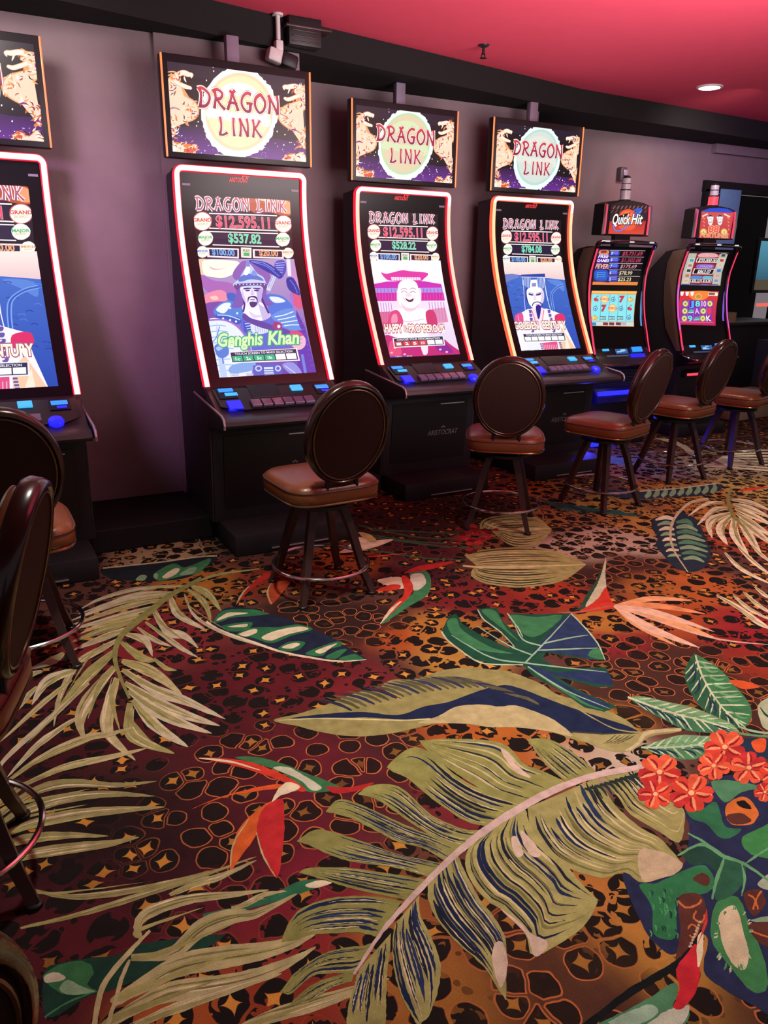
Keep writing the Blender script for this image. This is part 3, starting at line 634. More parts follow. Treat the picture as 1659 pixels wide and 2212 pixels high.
# --- monstera
sh('I', [(1233,1325),(1262,1354),(1291,1390),(1307,1426),(1290,1426),(1259,1423),(1204,1414),(1180,1409),(1172,1423),(1194,1437),(1240,1444),(1309,1441),(1327,1484),(1291,1485),(1240,1472),(1201,1461),(1233,1481),(1262,1496),(1334,1527),(1305,1538),(1262,1528),(1204,1488),(1150,1459),(1128,1434),(1096,1436),(1060,1434),(1024,1424),(970,1384),(954,1364),(968,1334),(985,1325),(999,1348),(1042,1374),(1100,1400),(1112,1398),(1082,1366),(1045,1338),(1032,1317),(1052,1313),(1075,1314),(1084,1340),(1110,1364),(1129,1376),(1118,1355),(1096,1325),(1160,1327)], '1f4c3a', False)
sh('I', [(1230,1328),(1262,1356),(1290,1392),(1303,1422),(1259,1420),(1204,1411),(1165,1408),(1135,1430),(1180,1375)], '2a3a5c'); sh('I', [(1140,1436),(1200,1452),(1300,1448),(1320,1480),(1240,1468),(1190,1458),(1240,1490),(1320,1526),(1262,1520),(1204,1480)], '27365a')
for q in ([(1100,1330),(1160,1333),(1215,1330),(1170,1370),(1135,1372)], [(1040,1320),(1070,1320),(1090,1352),(1120,1385),(1085,1358)], [(965,1345),(985,1335),(1000,1362),(1060,1398),(1110,1412),(1040,1405),(985,1380)], [(1150,1450),(1210,1482),(1265,1518),(1305,1534),(1255,1518)], [(1290,1398),(1305,1424),(1270,1416)]): sh('I', q, '3c7a50')
for q in ([(1134,1432),(1180,1385),(1233,1327)], [(1134,1432),(1200,1440),(1310,1452)], [(1160,1405),(1230,1402),(1290,1400)], [(1175,1390),(1230,1378),(1270,1372)], [(1150,1415),(1100,1395),(1030,1352)], [(1134,1432),(1060,1420),(975,1372)], [(1170,1395),(1130,1382),(1110,1345)], [(1140,1440),(1220,1490),(1320,1532)]): rib('I', q, 3, '8fb89a', (1, 1, .3))
P_ = [(1233,1325),(1262,1354),(1291,1390),(1307,1426)]; rib('I', P_, 3, 'a9c4a4', (1, 1, .6)); rib('I', [(954,1364),(970,1386),(1024,1425),(1060,1435),(1130,1436)], 3, 'a9c4a4', (1, 1, .6)); rib('I', [(1096,1325),(1118,1355),(1129,1376)], 2.5, 'a9c4a4', (1, 1, .6)); rib('I', [(1032,1317),(1045,1338),(1082,1366),(1112,1398)], 2.5, 'a9c4a4', (1, 1, .6))

MARK['three'] = len(FB.faces)
# --- three leaves at right
def pleaf(k, top, bot, midc, n=9, c='3c7a4e', c2='2a5a40', vein='b5c4a0'):
    sh(k, top+bot[::-1], c)
    a = resample(crom(T(k, top), 5), 30); b = resample(crom(T(k, bot), 5), 30); m = resample(crom(T(k, midc), 5), 30)
    flat(b+m[::-1], c2)
    for i in range(n):
        j = int(2+25*i/n); j2 = min(29, j+4)
        for e in (a, b):
            rib('I', [m[j], lerp2(m[j], e[j2], .5), lerp2(m[j], e[j2], .95)], 3.6, jit(vein, .15), (1, 1, .2))
            if random.random() < .7: 
                q = min(29, j+2); rib('I', [lerp2(m[j], e[q], .2), lerp2(m[q], e[min(29, q+3)], .5), lerp2(m[q], e[min(29, q+3)], .85)], 5, jit('22384a' if e is b else '5f9a6a', .2), (.4, 1, .2))
    r_ = ribbon2(m, 4, 1, (1, 1, .5)); strip(r_[:len(r_)//2], r_[len(r_)//2:][::-1], vein)
pleaf('C', [(1225,1032),(1290,1068),(1380,1130),(1460,1220),(1540,1320),(1562,1400),(1525,1472)], [(1215,1036),(1160,1130),(1180,1230),(1240,1330),(1330,1410),(1440,1470),(1520,1478)], [(1225,1040),(1260,1150),(1330,1280),(1420,1390),(1525,1474)])
pleaf('C', [(818,1290),(920,1288),(1050,1318),(1200,1350),(1330,1400),(1440,1450),(1490,1500)], [(818,1292),(870,1330),(940,1375),(1050,1432),(1180,1492),(1350,1505),(1485,1503)], [(820,1292),(950,1340),(1100,1390),(1300,1440),(1488,1500)], 10, '6f9468', '3c7050')
rib('C', [(1480,1465),(1570,1495),(1690,1510)], 5, '8fb090', (.6, 1, 1)); rib('C', [(1420,1470),(1500,1510),(1690,1530)], 5, '5f8f68', (.6, 1, 1))
pleaf('C', [(898,1592),(1000,1555),(1130,1518),(1260,1522),(1390,1530)], [(900,1594),(1000,1632),(1130,1662),(1250,1652),(1385,1540)], [(900,1593),(1080,1592),(1250,1575),(1388,1535)], 8, '6f9a70', '4a7f58', 'a9c09a')
sh('C', [(1600,1340),(1659,1295),(1720,1290),(1720,1490),(1640,1480),(1608,1420)], 'a3b090'); rib('C', [(1610,1350),(1650,1400),(1720,1440)], 5, DGREEN)
sh('C', [(1425,1190),(1520,1195),(1610,1230),(1500,1240)], 'c9582c')
sh('C', [(1500,1540),(1620,1540),(1720,1560),(1720,1640),(1600,1660),(1480,1600)], '22344a'); sh('C', [(1560,1560),(1640,1540),(1640,1610),(1590,1620)], ORED)
MARK['fol'] = len(FB.faces)
# --- bottom right foliage
sh('F', [(790,920),(900,900),(1040,930),(1150,860),(1190,640),(1160,500),(1350,340),(1500,320),(1720,350),(1860,450),(1960,700),(1990,1000),(1910,1300),(1820,1600),(1710,1760),(1560,1690),(1400,1600),(1275,1490),(1300,1300),(1200,1260),(1100,1390),(980,1320),(900,1200)], '262c4a')
for q, c in (([(1170,505),(1260,520),(1350,480),(1400,620),(1500,640),(1440,690),(1370,690),(1290,610),(1200,575)], '2f6a48'), ([(1320,360),(1450,350),(1659,395),(1720,430),(1620,400),(1500,420),(1400,480)], '4a7f5c'), ([(890,975),(1000,960),(1170,880),(1285,860),(1335,950),(1295,1020),(1120,1050),(1110,1130),(1100,1290),(980,1270),(960,1100)], '2f7048'),
             ([(1150,780),(1280,735),(1395,805),(1370,900),(1290,850),(1200,850)], '24443a'), ([(1500,700),(1600,640),(1720,600),(1720,800),(1560,792)], '3c8048'), ([(1340,1100),(1380,1060),(1480,1050),(1545,1200),(1630,1400),(1655,1590),(1560,1610),(1420,1450),(1330,1330),(1318,1200)], '3c7a4a'),
             ([(1365,1160),(1460,1100),(1515,1270),(1545,1380),(1520,1480),(1450,1450),(1390,1330)], 'c2b494'), ([(1600,960),(1720,880),(1720,1000),(1640,1000)], '9aa890'), ([(1400,820),(1520,850),(1500,980),(1400,1060),(1340,1040)], '2c5a44'), ([(1560,1180),(1720,1160),(1720,1220),(1600,1200)], '7f9f80')): sh('F', q, c)
for q in ([(1400,530),(1440,470),(1530,450),(1600,540),(1560,610),(1440,610)],): sh('F', q, 'c26a30'); sh('F', [(1410,560),(1500,545),(1560,590),(1500,612),(1440,605)], '54302a'); sh('F', [(1470,480),(1520,470),(1560,520),(1500,510)], BLK)
for q in ([(1210,940),(1260,902),(1310,930),(1290,982)], [(1120,1060),(1200,1020),(1275,1060),(1295,1200),(1250,1300),(1190,1400),(1108,1420),(1135,1250)], [(1520,1020),(1600,1002),(1645,1080),(1580,1160),(1525,1090)], [(1540,1215),(1680,1205),(1720,1330),(1620,1330)]): sh('F', q, '54302a')
for q in ([(1120,1070),(1170,1110),(1240,1090),(1260,1060)], [(1230,1130),(1215,1170),(1260,1200),(1280,1150)], [(1180,1240),(1200,1210),(1240,1240),(1215,1290),(1190,1275)], [(1540,1030),(1580,1060),(1600,1120)], [(1560,1250),(1640,1280),(1700,1290)], [(1620,1010),(1590,1060),(1570,1120)]): rib('F', q, 4, 'b8683c', (1, 1, 1))
for q, w in (([(1120,800),(1260,732),(1400,805),(1520,850),(1720,990)], 8), ([(1400,805),(1350,950),(1325,1060)], 8), ([(1180,665),(1280,720),(1400,800)], 5), ([(1500,840),(1520,940),(1500,1040)], 5), ([(1520,850),(1620,780),(1720,720)], 5)): rib('F', q, w, '5f9a6c', (.5, 1, .5))
for i in range(30):
    u, v = random.uniform(930, 1110), random.uniform(970, 1270); rib('F', [(u, v), (u+12, v+20), (u+8, v+44)], 4, jit(random.choice(['4a9a60', '1c3c34', '3c8452']), .2))
for i in range(26):
    a = random.uniform(0, 6.28); u, v = 1455+95*cos(a), 1290+170*sin(a); rib('F', [(u, v), (u+10*cos(a), v+14*sin(a)+10), (u+28*cos(a), v+34*sin(a)+14)], 5, jit(random.choice(['7fa880', '4a8a56', 'b0b898']), .15))
rib('F', [(560,1830),(800,1640),(1000,1520),(1110,1450),(1190,1370),(1265,1250)], 17, '161a1c', (1, 1, .5))
sh('F', [(630,1830),(800,1730),(950,1650),(1100,1560),(1115,1640),(1090,1700),(1180,1700),(1120,1830)], '4a7f5c'); sh('F', [(930,1830),(1000,1760),(1080,1715),(1190,1700),(1120,1830)], 'b4bca8'); sh('F', [(700,1800),(860,1720),(960,1690),(1000,1740),(880,1810)], '8fb098')
sh('F', [(1110,1480),(1160,1400),(1230,1330),(1252,1480),(1232,1600),(1150,1712),(1092,1702),(1130,1600)], 'b82a34'); sh('F', [(1235,1300),(1272,1258),(1266,1400),(1240,1465)], CREAM); rib('F', [(1290,1120),(1285,1200),(1240,1330)], 6, 'b83a38')
for i in range(9): rib('F', [(1185+i*8, 1345-i*18), (1200+i*7, 1335-i*18)], 5, jit('b5a58c', .1), (1, 1, 1))

MARK['big'] = len(FB.faces)
# --- the big striped banana leaf
LOBES = [
 ([(1291,1670),(1262,1645),(1230,1620),(1186,1597),(1136,1596)], [(1225,1690),(1192,1664),(1165,1635),(1150,1612),(1136,1597)]),
 ([(1225,1690),(1170,1665),(1132,1650),(1100,1615),(1060,1600),(966,1596),(905,1600)], [(1140,1738),(1080,1722),(1042,1706),(981,1668),(934,1632),(905,1601)]),
 ([(1140,1736),(1042,1706),(981,1672),(934,1630),(898,1614),(862,1630),(836,1656)], [(1060,1786),(1006,1774),(934,1726),(880,1682),(850,1668),(836,1657)]),
 ([(1050,1792),(1006,1792),(934,1762),(880,1712),(847,1695),(800,1697),(773,1715)], [(1000,1832),(945,1812),(898,1784),(825,1734),(800,1722),(773,1716)]),
 ([(1000,1830),(940,1808),(880,1784),(825,1759),(775,1737),(731,1727),(704,1753)], [(965,1862),(912,1832),(862,1820),(807,1792),(753,1766),(704,1754)]),
 ([(960,1866),(862,1846),(789,1820),(724,1799),(681,1792),(641,1817)], [(930,1896),(850,1874),(771,1864),(717,1849),(674,1829),(641,1818)]),
 ([(920,1900),(825,1885),(753,1875),(670,1875),(646,1885)], [(880,1945),(825,1934),(753,1918),(699,1900),(646,1886)]),
 ([(868,1948),(820,1938),(771,1936),(717,1940),(655,1961),(623,1994),(608,2034)], [(815,2025),(770,2014),(735,2016),(674,2019),(640,2030),(608,2035)]),
 ([(812,2035),(780,2044),(753,2046),(702,2059),(645,2095),(605,2142)], [(775,2092),(753,2102),(681,2106),(650,2130),(627,2148),(606,2143)]),
 ([(768,2098),(720,2110),(670,2130),(623,2172)], [(760,2120),(715,2135),(668,2165),(624,2174)]),
 ([(1374,1662),(1390,1682),(1421,1702),(1460,1725),(1471,1740)], [(1300,1678),(1335,1722),(1363,1760),(1421,1795),(1468,1820),(1480,1765),(1472,1741)]),
 ([(1290,1680),(1330,1740),(1380,1785),(1430,1815),(1475,1867)], [(1140,1745),(1150,1800),(1200,1862),(1295,1896),(1350,1884),(1388,1907),(1457,1886),(1475,1868)]),
 ([(1135,1748),(1155,1800),(1215,1860),(1255,1907),(1291,1945)], [(1062,1792),(1010,1835),(1010,1890),(1050,1945),(1085,1966),(1136,2020),(1154,2066),(1255,2008),(1291,1950)]),
 ([(985,1836),(1003,1880),(1035,1940),(1071,1987),(1094,2040),(1093,2160)], [(925,1905),(925,1945),(950,1995),(990,2040),(1042,2086),(1075,2135),(1092,2161)]),
 ([(905,1935),(909,1980),(934,2030),(952,2084),(945,2146),(927,2195)], [(852,2000),(848,2066),(862,2139),(890,2195),(905,2215),(926,2196)]),
 ([(845,2015),(842,2060),(836,2110),(833,2225)], [(775,2095),(765,2130),(752,2175),(748,2225)]),
]
for i, (a, b) in enumerate(LOBES):
    up = i < 10
    base = OLIVE if not up else '85864c'
    n = [5, 4, 6, 6, 6, 5, 5, 5, 4, 2, 7, 12, 10, 7, 7, 5][i]
    w = (.07, .12) if up and i > 1 else ((.03, .06) if i in (10, 11, 12, 0, 1) else (.08, .14))
    t1 = (.35, .6) if i in (10, 11) else (.6, .97)
    lobe('I', a, b, jit(base, .06), None, rstreaks(n, [NAVY, NAVY2, '1f2432'], w, (0, .2), t1)+rstreaks(n+2, ['b8ae80', '6f6c40', 'c0b48c'], (.015, .04), (0, .3), (.5, .95)))
sh('F', [(120,700),(160,690),(195,790),(150,800)], 'c4b09c'); sh('F', [(180,650),(240,700),(300,790),(250,805),(200,740)], 'c4b09c'); sh('F', [(60,1120),(150,1180),(250,1270),(335,1310),(330,1360),(262,1402),(212,1275)], 'c4b09c'); sh('F', [(900,760),(1000,770),(1080,800),(1150,850),(1110,905),(1000,940),(915,955),(880,850)], 'b5a384')
sh('F', [(60,160),(110,190),(160,260),(240,330),(170,310),(100,240)], 'c4b09c'); sh('E', [(1570,1330),(1620,1320),(1650,1440),(1610,1590),(1560,1450)], 'c4b09c')
rib('I', [(1392,1654),(1374,1659),(1284,1676),(1204,1704),(1132,1741),(1060,1786),(1000,1832),(934,1893),(862,1970),(818,2023),(764,2106)], 17, 'bfa8a0', (.6, 1, .35))
for i in range(12): rib('F', [(560+i*30, 400-i*9), (600+i*30, 410-i*9), (640+i*30, 470-i*11)], 7, jit('26302c', .2), (.7, 1, .1))
MARK['blo'] = len(FB.faces)
# --- red blossoms
def blossom(k, u, v, r, n=5, a0=0):
    for i in range(n):
        a = a0+i*2*pi/n
        c, s = cos(a), sin(a)
        pts = [(0, 0), (.40*r, .34*r), (.80*r, .40*r), (.96*r, .12*r), (.9*r, -.06*r), (.96*r, -.16*r), (.80*r, -.40*r), (.40*r, -.34*r)]
        sh(k, [(u+x*c-y*s, v+(x*s+y*c)*.85) for x, y in pts], jit(random.choice(['c24030', 'd0563a', 'b03030']), .12))
        rib(k, [(u+.2*r*c, v+.2*r*s*.85), (u+.55*r*c, v+.55*r*s*.85), (u+.9*r*c, v+.9*r*s*.85)], r*.05, 'e09068', (1, 1, .3))
        rib(k, [(u+.2*r*c-.08*r*s, v+(.2*r*s+.08*r*c)*.85), (u+.6*r*c-.14*r*s, v+(.6*r*s+.14*r*c)*.85), (u+.85*r*c-.1*r*s, v+.8*r*s*.85)], r*.035, '8a2024', (1, 1, .3))
    sh(k, [(u+.13*r*cos(a*pi/3), v+.11*r*sin(a*pi/3)) for a in range(6)], 'e0b080')
for u, v, r, a in ((1010,300,135,.3), (985,432,110,.6), (1200,425,140,.1), (1400,150,130,.5), (1335,262,105,.2), (1545,275,120,.9), (1690,310,90,0), (1640,420,70,.5)): blossom('F', u, v, r, 5, a)

MARK['end'] = len(FB.faces)
def repeat(a, b, dx, dy, dz):
    """the printed pattern goes on beyond what the photograph shows"""
    FB.faces.ensure_lookup_table()
    src = [([tuple(v.co) for v in FB.faces[i].verts], tuple(FB.faces[i].loops[0][FC])) for i in range(MARK[a], MARK[b])]
    for P, c in src:
        n = FB.faces.new([FB.verts.new((x+dx, y+dy, z+dz)) for x, y, z in P]); n.material_index = 1
        for l in n.loops: l[FC] = c; l[FS] = (0, 0, 0, 1)
for a, b, dx, dy, dz in (('curl', 'three', 1.5, -1.75, .0008), ('big', 'blo', 3.3, -.7, .0008), ('heart', 'ban', 2.5, -1.6, .0012), ('palm', 'blades', -1.35, -.2, .0008), ('three', 'fol', 1.5, -.5, .0010), ('curl', 'three', 4.3, .1, .0012)):
    repeat(a, b, dx, dy, dz)
bmesh.ops.triangulate(FB, faces=[f for f in FB.faces if f.material_index == 1], quad_method='BEAUTY', ngon_method='EAR_CLIP')
FB.normal_update()
for f in FB.faces:
    if f.normal.z < 0: f.normal_flip()
FLOOR = link('floor', FB, [ground_mat(), motif_mat()], smooth=False); FLOOR['kind'] = 'structure'

# ------------------------------------------------------------------ lit pictures and printed markings
_TC = {}
def text_polys(s, shear=0.0, offset=0.0):
    k = (s, shear, offset)
    if k in _TC: return _TC[k]
    cu = bpy.data.curves.new('t', 'FONT'); cu.body = s; cu.size = 1; cu.shear = shear; cu.offset = offset; cu.resolution_u = 3
    ob = bpy.data.objects.new('t', cu); COL.objects.link(ob)
    me = bpy.data.meshes.new_from_object(ob)
    V = [(v.co.x, v.co.y) for v in me.vertices]; Pl = [[V[i] for i in p.vertices] for p in me.polygons]
    bpy.data.objects.remove(ob); bpy.data.meshes.remove(me); bpy.data.curves.remove(cu)
    _TC[k] = Pl; return Pl
def text_box(s, shear=0.0):
    P = [p for q in text_polys(s, shear, 0) for p in q]
    return min(p[0] for p in P), max(p[0] for p in P), min(0, min(p[1] for p in P)) if False else 0.0, max(p[1] for p in P)

BR = {  # brush lettering: strokes of the sign hand, unit box
 'D': [[(.14, .98), (.26, .72), (.22, .30), (.14, .02)], [(.02, .92), (.40, .98), (.86, .72), (.88, .40), (.58, .10), (.06, .06)]],
 'R': [[(.20, .96), (.28, .6), (.22, .3), (.14, .0)], [(.04, .88), (.44, 1.0), (.80, .82), (.66, .56), (.26, .50)], [(.38, .52), (.62, .24), (.98, .0)]],
 'A': [[(.50, 1.0), (.36, .56), (.08, .0)], [(.44, .98), (.64, .6), (.92, .0)], [(.16, .34), (.5, .40), (.86, .34)], [(.30, 1.02), (.5, .92), (.72, 1.06)]],
 'G': [[(.90, .92), (.56, .98), (.20, .74), (.12, .36), (.40, .06), (.74, .06), (.82, .40)], [(.50, .44), (.74, .46), (.98, .42)]],
 'O': [[(.50, .98), (.16, .74), (.10, .36), (.42, .02), (.80, .20), (.92, .60), (.62, .94), (.48, .98)]],
 'N': [[(.16, .96), (.22, .5), (.12, .0)], [(.10, 1.0), (.46, .56), (.86, .0)], [(.80, 1.02), (.88, .6), (.84, .06)]],
 'L': [[(.20, 1.0), (.30, .62), (.24, .24), (.12, .08)], [(.06, .06), (.46, .04), (.84, .18)]],
 'I': [[(.52, 1.0), (.44, .55), (.54, .0)]],
 'K': [[(.20, 1.0), (.28, .55), (.18, .0)], [(.86, .98), (.58, .66), (.28, .50)], [(.34, .54), (.62, .30), (.98, .02)]],
}
class Art:
    def __init__(s, loc): s.P = []; s.loc = loc
    def poly(s, pts, col, smooth=False, raw=False):
        """outline in picture pixels (raw: local x, z)"""
        if smooth: pts = crom(pts, 4, True)
        q = list(pts) if raw else [s.loc(u, v) for u, v in pts]
        s.P.append((q, col))
    def line(s, pts, w, col, taper=(1, 1, 1)): s.poly(ribbon2(pts, w, 5, taper), col)
    def ell(s, u, v, rx, ry, col, n=28, jag=0):
        s.poly([(u+rx*(1+(random.uniform(-jag, jag) if jag else 0))*cos(2*pi*i/n), v+ry*(1+(random.uniform(-jag, jag) if jag else 0))*sin(2*pi*i/n)) for i in range(n)], col)
    def frame(s, p0, p1, h):
        a = Vector(s.loc(*p0)); b = Vector(s.loc(*p1)); t = Vector(s.loc(p0[0], p0[1]-h))
        return a, b-a, Vector((0, (t-a).y))
    def text(s, st, p0, p1, h, col, out=None, ow=.05, shear=0.0, bold=0.0):
        x0, x1, y0, y1 = text_box(st, shear); a, e1, e2 = s.frame(p0, p1, h)
        def put(off, c):
            G = []
            for q in text_polys(st, shear, off):
                q = [(min(max(x, x0-.12), x1+.12), min(max(y, -.34), y1+.12)) for x, y in q]
                G.append([tuple(a+e1*((x-x0)/(x1-x0))+e2*(y/y1)) for x, y in q])
            s.P.append((G, c))
        if out: put(ow+bold, out)
        put(bold, col)
    def brush(s, st, p0, p1, h, cols, w=.17, gap=.16):
        """brush lettering; cols = list of (width factor, colour) from under to over"""
        a, e1, e2 = s.frame(p0, p1, h)
        n = sum(.55 if c == 'I' else (.6 if c == ' ' else 1) for c in st)
        tot = n+gap*(len(st)-1); x = 0; G = []
        for c in st:
            wd = .55 if c == 'I' else (.6 if c == ' ' else 1)
            for k in BR.get(c, []): G.append([(x+(p[0]*wd), p[1]) for p in k])
            x += wd+gap
        for f, c in cols:
            G2 = []
            for k in G:
                # draw in a space where the letter is about square
                ar = (e2.y/(max(1e-6, e1.x/tot)))
                kk = [(p[0], p[1]*ar) for p in k]
                r = [tuple(a+e1*(p[0]/tot)+e2*(p[1]/ar)) for p in ribbon2(kk, w*f, 5, (1.3, .9, 1.3) if f > 1 else (1.4, .75, 1.2))]; h = len(r)//2
                for i in range(h-1): G2.append([r[i], r[i+1], r[-2-i], r[-1-i]])
            s.P.append((G2, c))
    def build(s, name, parent, prof, m=None, off=.001, step=2.2e-5, lev=0.05, lo=None, hi=None, front=-1):
        bm = NB(); fl = bm.faces.layers.int.new('pid'); cl = bm.loops.layers.float_color.new('Col')
        info = []
        lay = Layers(.012)
        for k, (qq, c) in enumerate(s.P):
          subs = qq if qq and isinstance(qq[0], list) else [qq]
          allp = [p for q in subs for p in q]
          if not allp: info.append((0, 1, c, 0)); continue
          if len(subs) > 1:
              bx = (min(p[0] for p in allp), min(p[1] for p in allp), max(p[0] for p in allp), max(p[1] for p in allp)); ln = lay.put([(bx[0], bx[1]), (bx[2], bx[1]), (bx[2], bx[3]), (bx[0], bx[3])])
          else: ln = lay.put([tuple(p) for p in allp])
          zs = [p[1] for p in allp]; info.append((min(zs), max(zs), c, ln))
          for q in subs:
            Q = []
            for p in q:
                if not Q or (abs(p[0]-Q[-1][0])+abs(p[1]-Q[-1][1])) > 1e-4: Q.append(p)
            if len(Q) > 2 and (abs(Q[0][0]-Q[-1][0])+abs(Q[0][1]-Q[-1][1])) < 1e-4: Q.pop()
            if len(Q) < 3: continue
            f = bm.faces.new([bm.verts.new((p[0], 0, p[1])) for p in Q]); f[fl] = k
        bmesh.ops.triangulate(bm, faces=[f for f in bm.faces if len(f.verts) > 4], quad_method='BEAUTY', ngon_method='EAR_CLIP')
        zs = [v.co.z for v in bm.verts]; z0, z1 = min(zs), max(zs)
        if lev:
            z = math.ceil(z0/lev)*lev
            while z < z1:
                bmesh.ops.bisect_plane(bm, geom=bm.verts[:]+bm.edges[:]+bm.faces[:], dist=1e-5, plane_co=(0, 0, z), plane_no=(0, 0, 1)); z += lev
        if lo or hi:
            for co, no in (((lo[0], 0, 0), (-1, 0, 0)), ((0, 0, lo[1]), (0, 0, -1)), ((hi[0], 0, 0), (1, 0, 0)), ((0, 0, hi[1]), (0, 0, 1))):
                bmesh.ops.bisect_plane(bm, geom=bm.verts[:]+bm.edges[:]+bm.faces[:], dist=1e-5, plane_co=co, plane_no=no, clear_outer=True)
        for f in bm.faces:
            a, b, c, _n = info[f[fl]]
            for l in f.loops:
                if isinstance(c, tuple) and isinstance(c[0], str):
                    t = (l.vert.co.z-a)/max(1e-6, b-a); t = min(1, max(0, t)); u, w = hx(c[1]), hx(c[0])
                    l[cl] = (*[u[i]+(w[i]-u[i])*t for i in range(3)], 1)
                else: l[cl] = (*(hx(c) if isinstance(c, str) else c), 1)
        done = set()
        for f in bm.faces:
            for v in f.verts:
                if v.index in done and False: continue
                z = v.co.z
                if lev:   # follow the same flat facets on every layer
                    za = math.floor(z/lev+1e-4)*lev; y_ = prof(za)+(prof(za+lev)-prof(za))*min(1, max(0, (z-za)/lev))
                else: y_ = prof(z)
                v.co.y = y_-off-step*info[f[fl]][3]
        bm.normal_update()
        for f in bm.faces:
            if f.normal.y > 0: f.normal_flip()
        return link(name, bm, m or M_SCREEN, parent, smooth=False)

def to_local(m, P):
    x, y = P.x-m[0], P.y-m[1]; c, s = cos(-m[2]), sin(-m[2])
    return Vector((x*c-y*s, x*s+y*c, P.z))
def surf(m, u, v, prof):
    d = ray(u, v); lo, hi = 2.0, 10.0
    for _ in range(44):
        t = (lo+hi)/2; p = to_local(m, CAMP+d*t)
        if p.y < prof(p.z): lo = t
        else: hi = t
    return p.x, p.z
def loc_in(m, prof, ox=0, oy=0, sc=1.0):
    return lambda u, v: surf(m, ox+u/sc, oy+v/sc, prof)

# ------------------------------------------------------------------ tall curved-screen slot machines
MACH = {1: (.103, 4.51, radians(.1)), 2: (1.495, 4.497, radians(-.1)), 3: (2.82, 4.998, radians(.86)), 4: (3.969, 5.024, radians(-.85))}
def prof_a(z):
    z = min(max(z, .86), 2.04); return -.182*z**3+.479*z*z+.141*z-.748
def prof_t(z): return -.024
def prof_d(z):   # sloping deck: (z .885, y -.385) to (z .785, y -.60)
    return -.385-(.885-z)*2.15 if z > .78 else -.611-(.78-z)*4
def facet(prof, z, lev=.05):
    za = math.floor(z/lev+1e-4)*lev; return prof(za)+(prof(za+lev)-prof(za))*min(1, max(0, (z-za)/lev))
def inv_frame(path_w, n=8):
    """outer outline of the light frame in (x, z), from bottom left over the top to bottom right"""
    hw, zt, zb, r = .385-path_w, 2.023-path_w, .884, max(.012, .05-path_w)
    pts = [(-hw, zb+(zt-r-zb)*i/24) for i in range(25)]
    pts += [(-hw+r-r*cos(a*pi/2/n), zt-r+r*sin(a*pi/2/n)) for a in range(1, n)]
    pts += [(-hw+r+(2*hw-2*r)*i/12, zt) for i in range(13)]
    pts += [(hw-r+r*sin(a*pi/2/n), zt-r+r*cos(a*pi/2/n)) for a in range(1, n)]
    pts += [(hw, zt-r-(zt-r-zb)*i/24) for i in range(25)]
    return pts
def light_frame(parent, cores, edge):
    bm = NB(); W_ = [0, .0045, .0315, .036]; dep = [.012, .020, .020, .012]
    L = [[bm.verts.new((x, prof_a(z)-d, z)) for x, z in inv_frame(w)] for w, d in zip(W_, dep)]
    base = [bm.verts.new((x, prof_a(z)+.01, z)) for x, z in inv_frame(0)]; base2 = [bm.verts.new((x, prof_a(z)+.01, z)) for x, z in inv_frame(.036)]
    R_ = [base]+L+[base2]
    for k in range(len(R_)-1):
        for i in range(len(base)-1):
            f = bm.faces.new((R_[k][i], R_[k][i+1], R_[k+1][i+1], R_[k+1][i]))
            top = R_[k][i].co.z > 1.93
            f.material_index = 2 if k in (0, 1, 3, 4) else (0 if top else 1)
    bm.normal_update()
    bmesh.ops.recalc_face_normals(bm, faces=bm.faces[:])
    if sum(f.normal.y for f in bm.faces) > 0: bmesh.ops.reverse_faces(bm, faces=bm.faces[:])
    return tag(link('light_frame', bm, [cores[0], cores[1], edge], parent, True), 'glowing edge light around the screen')

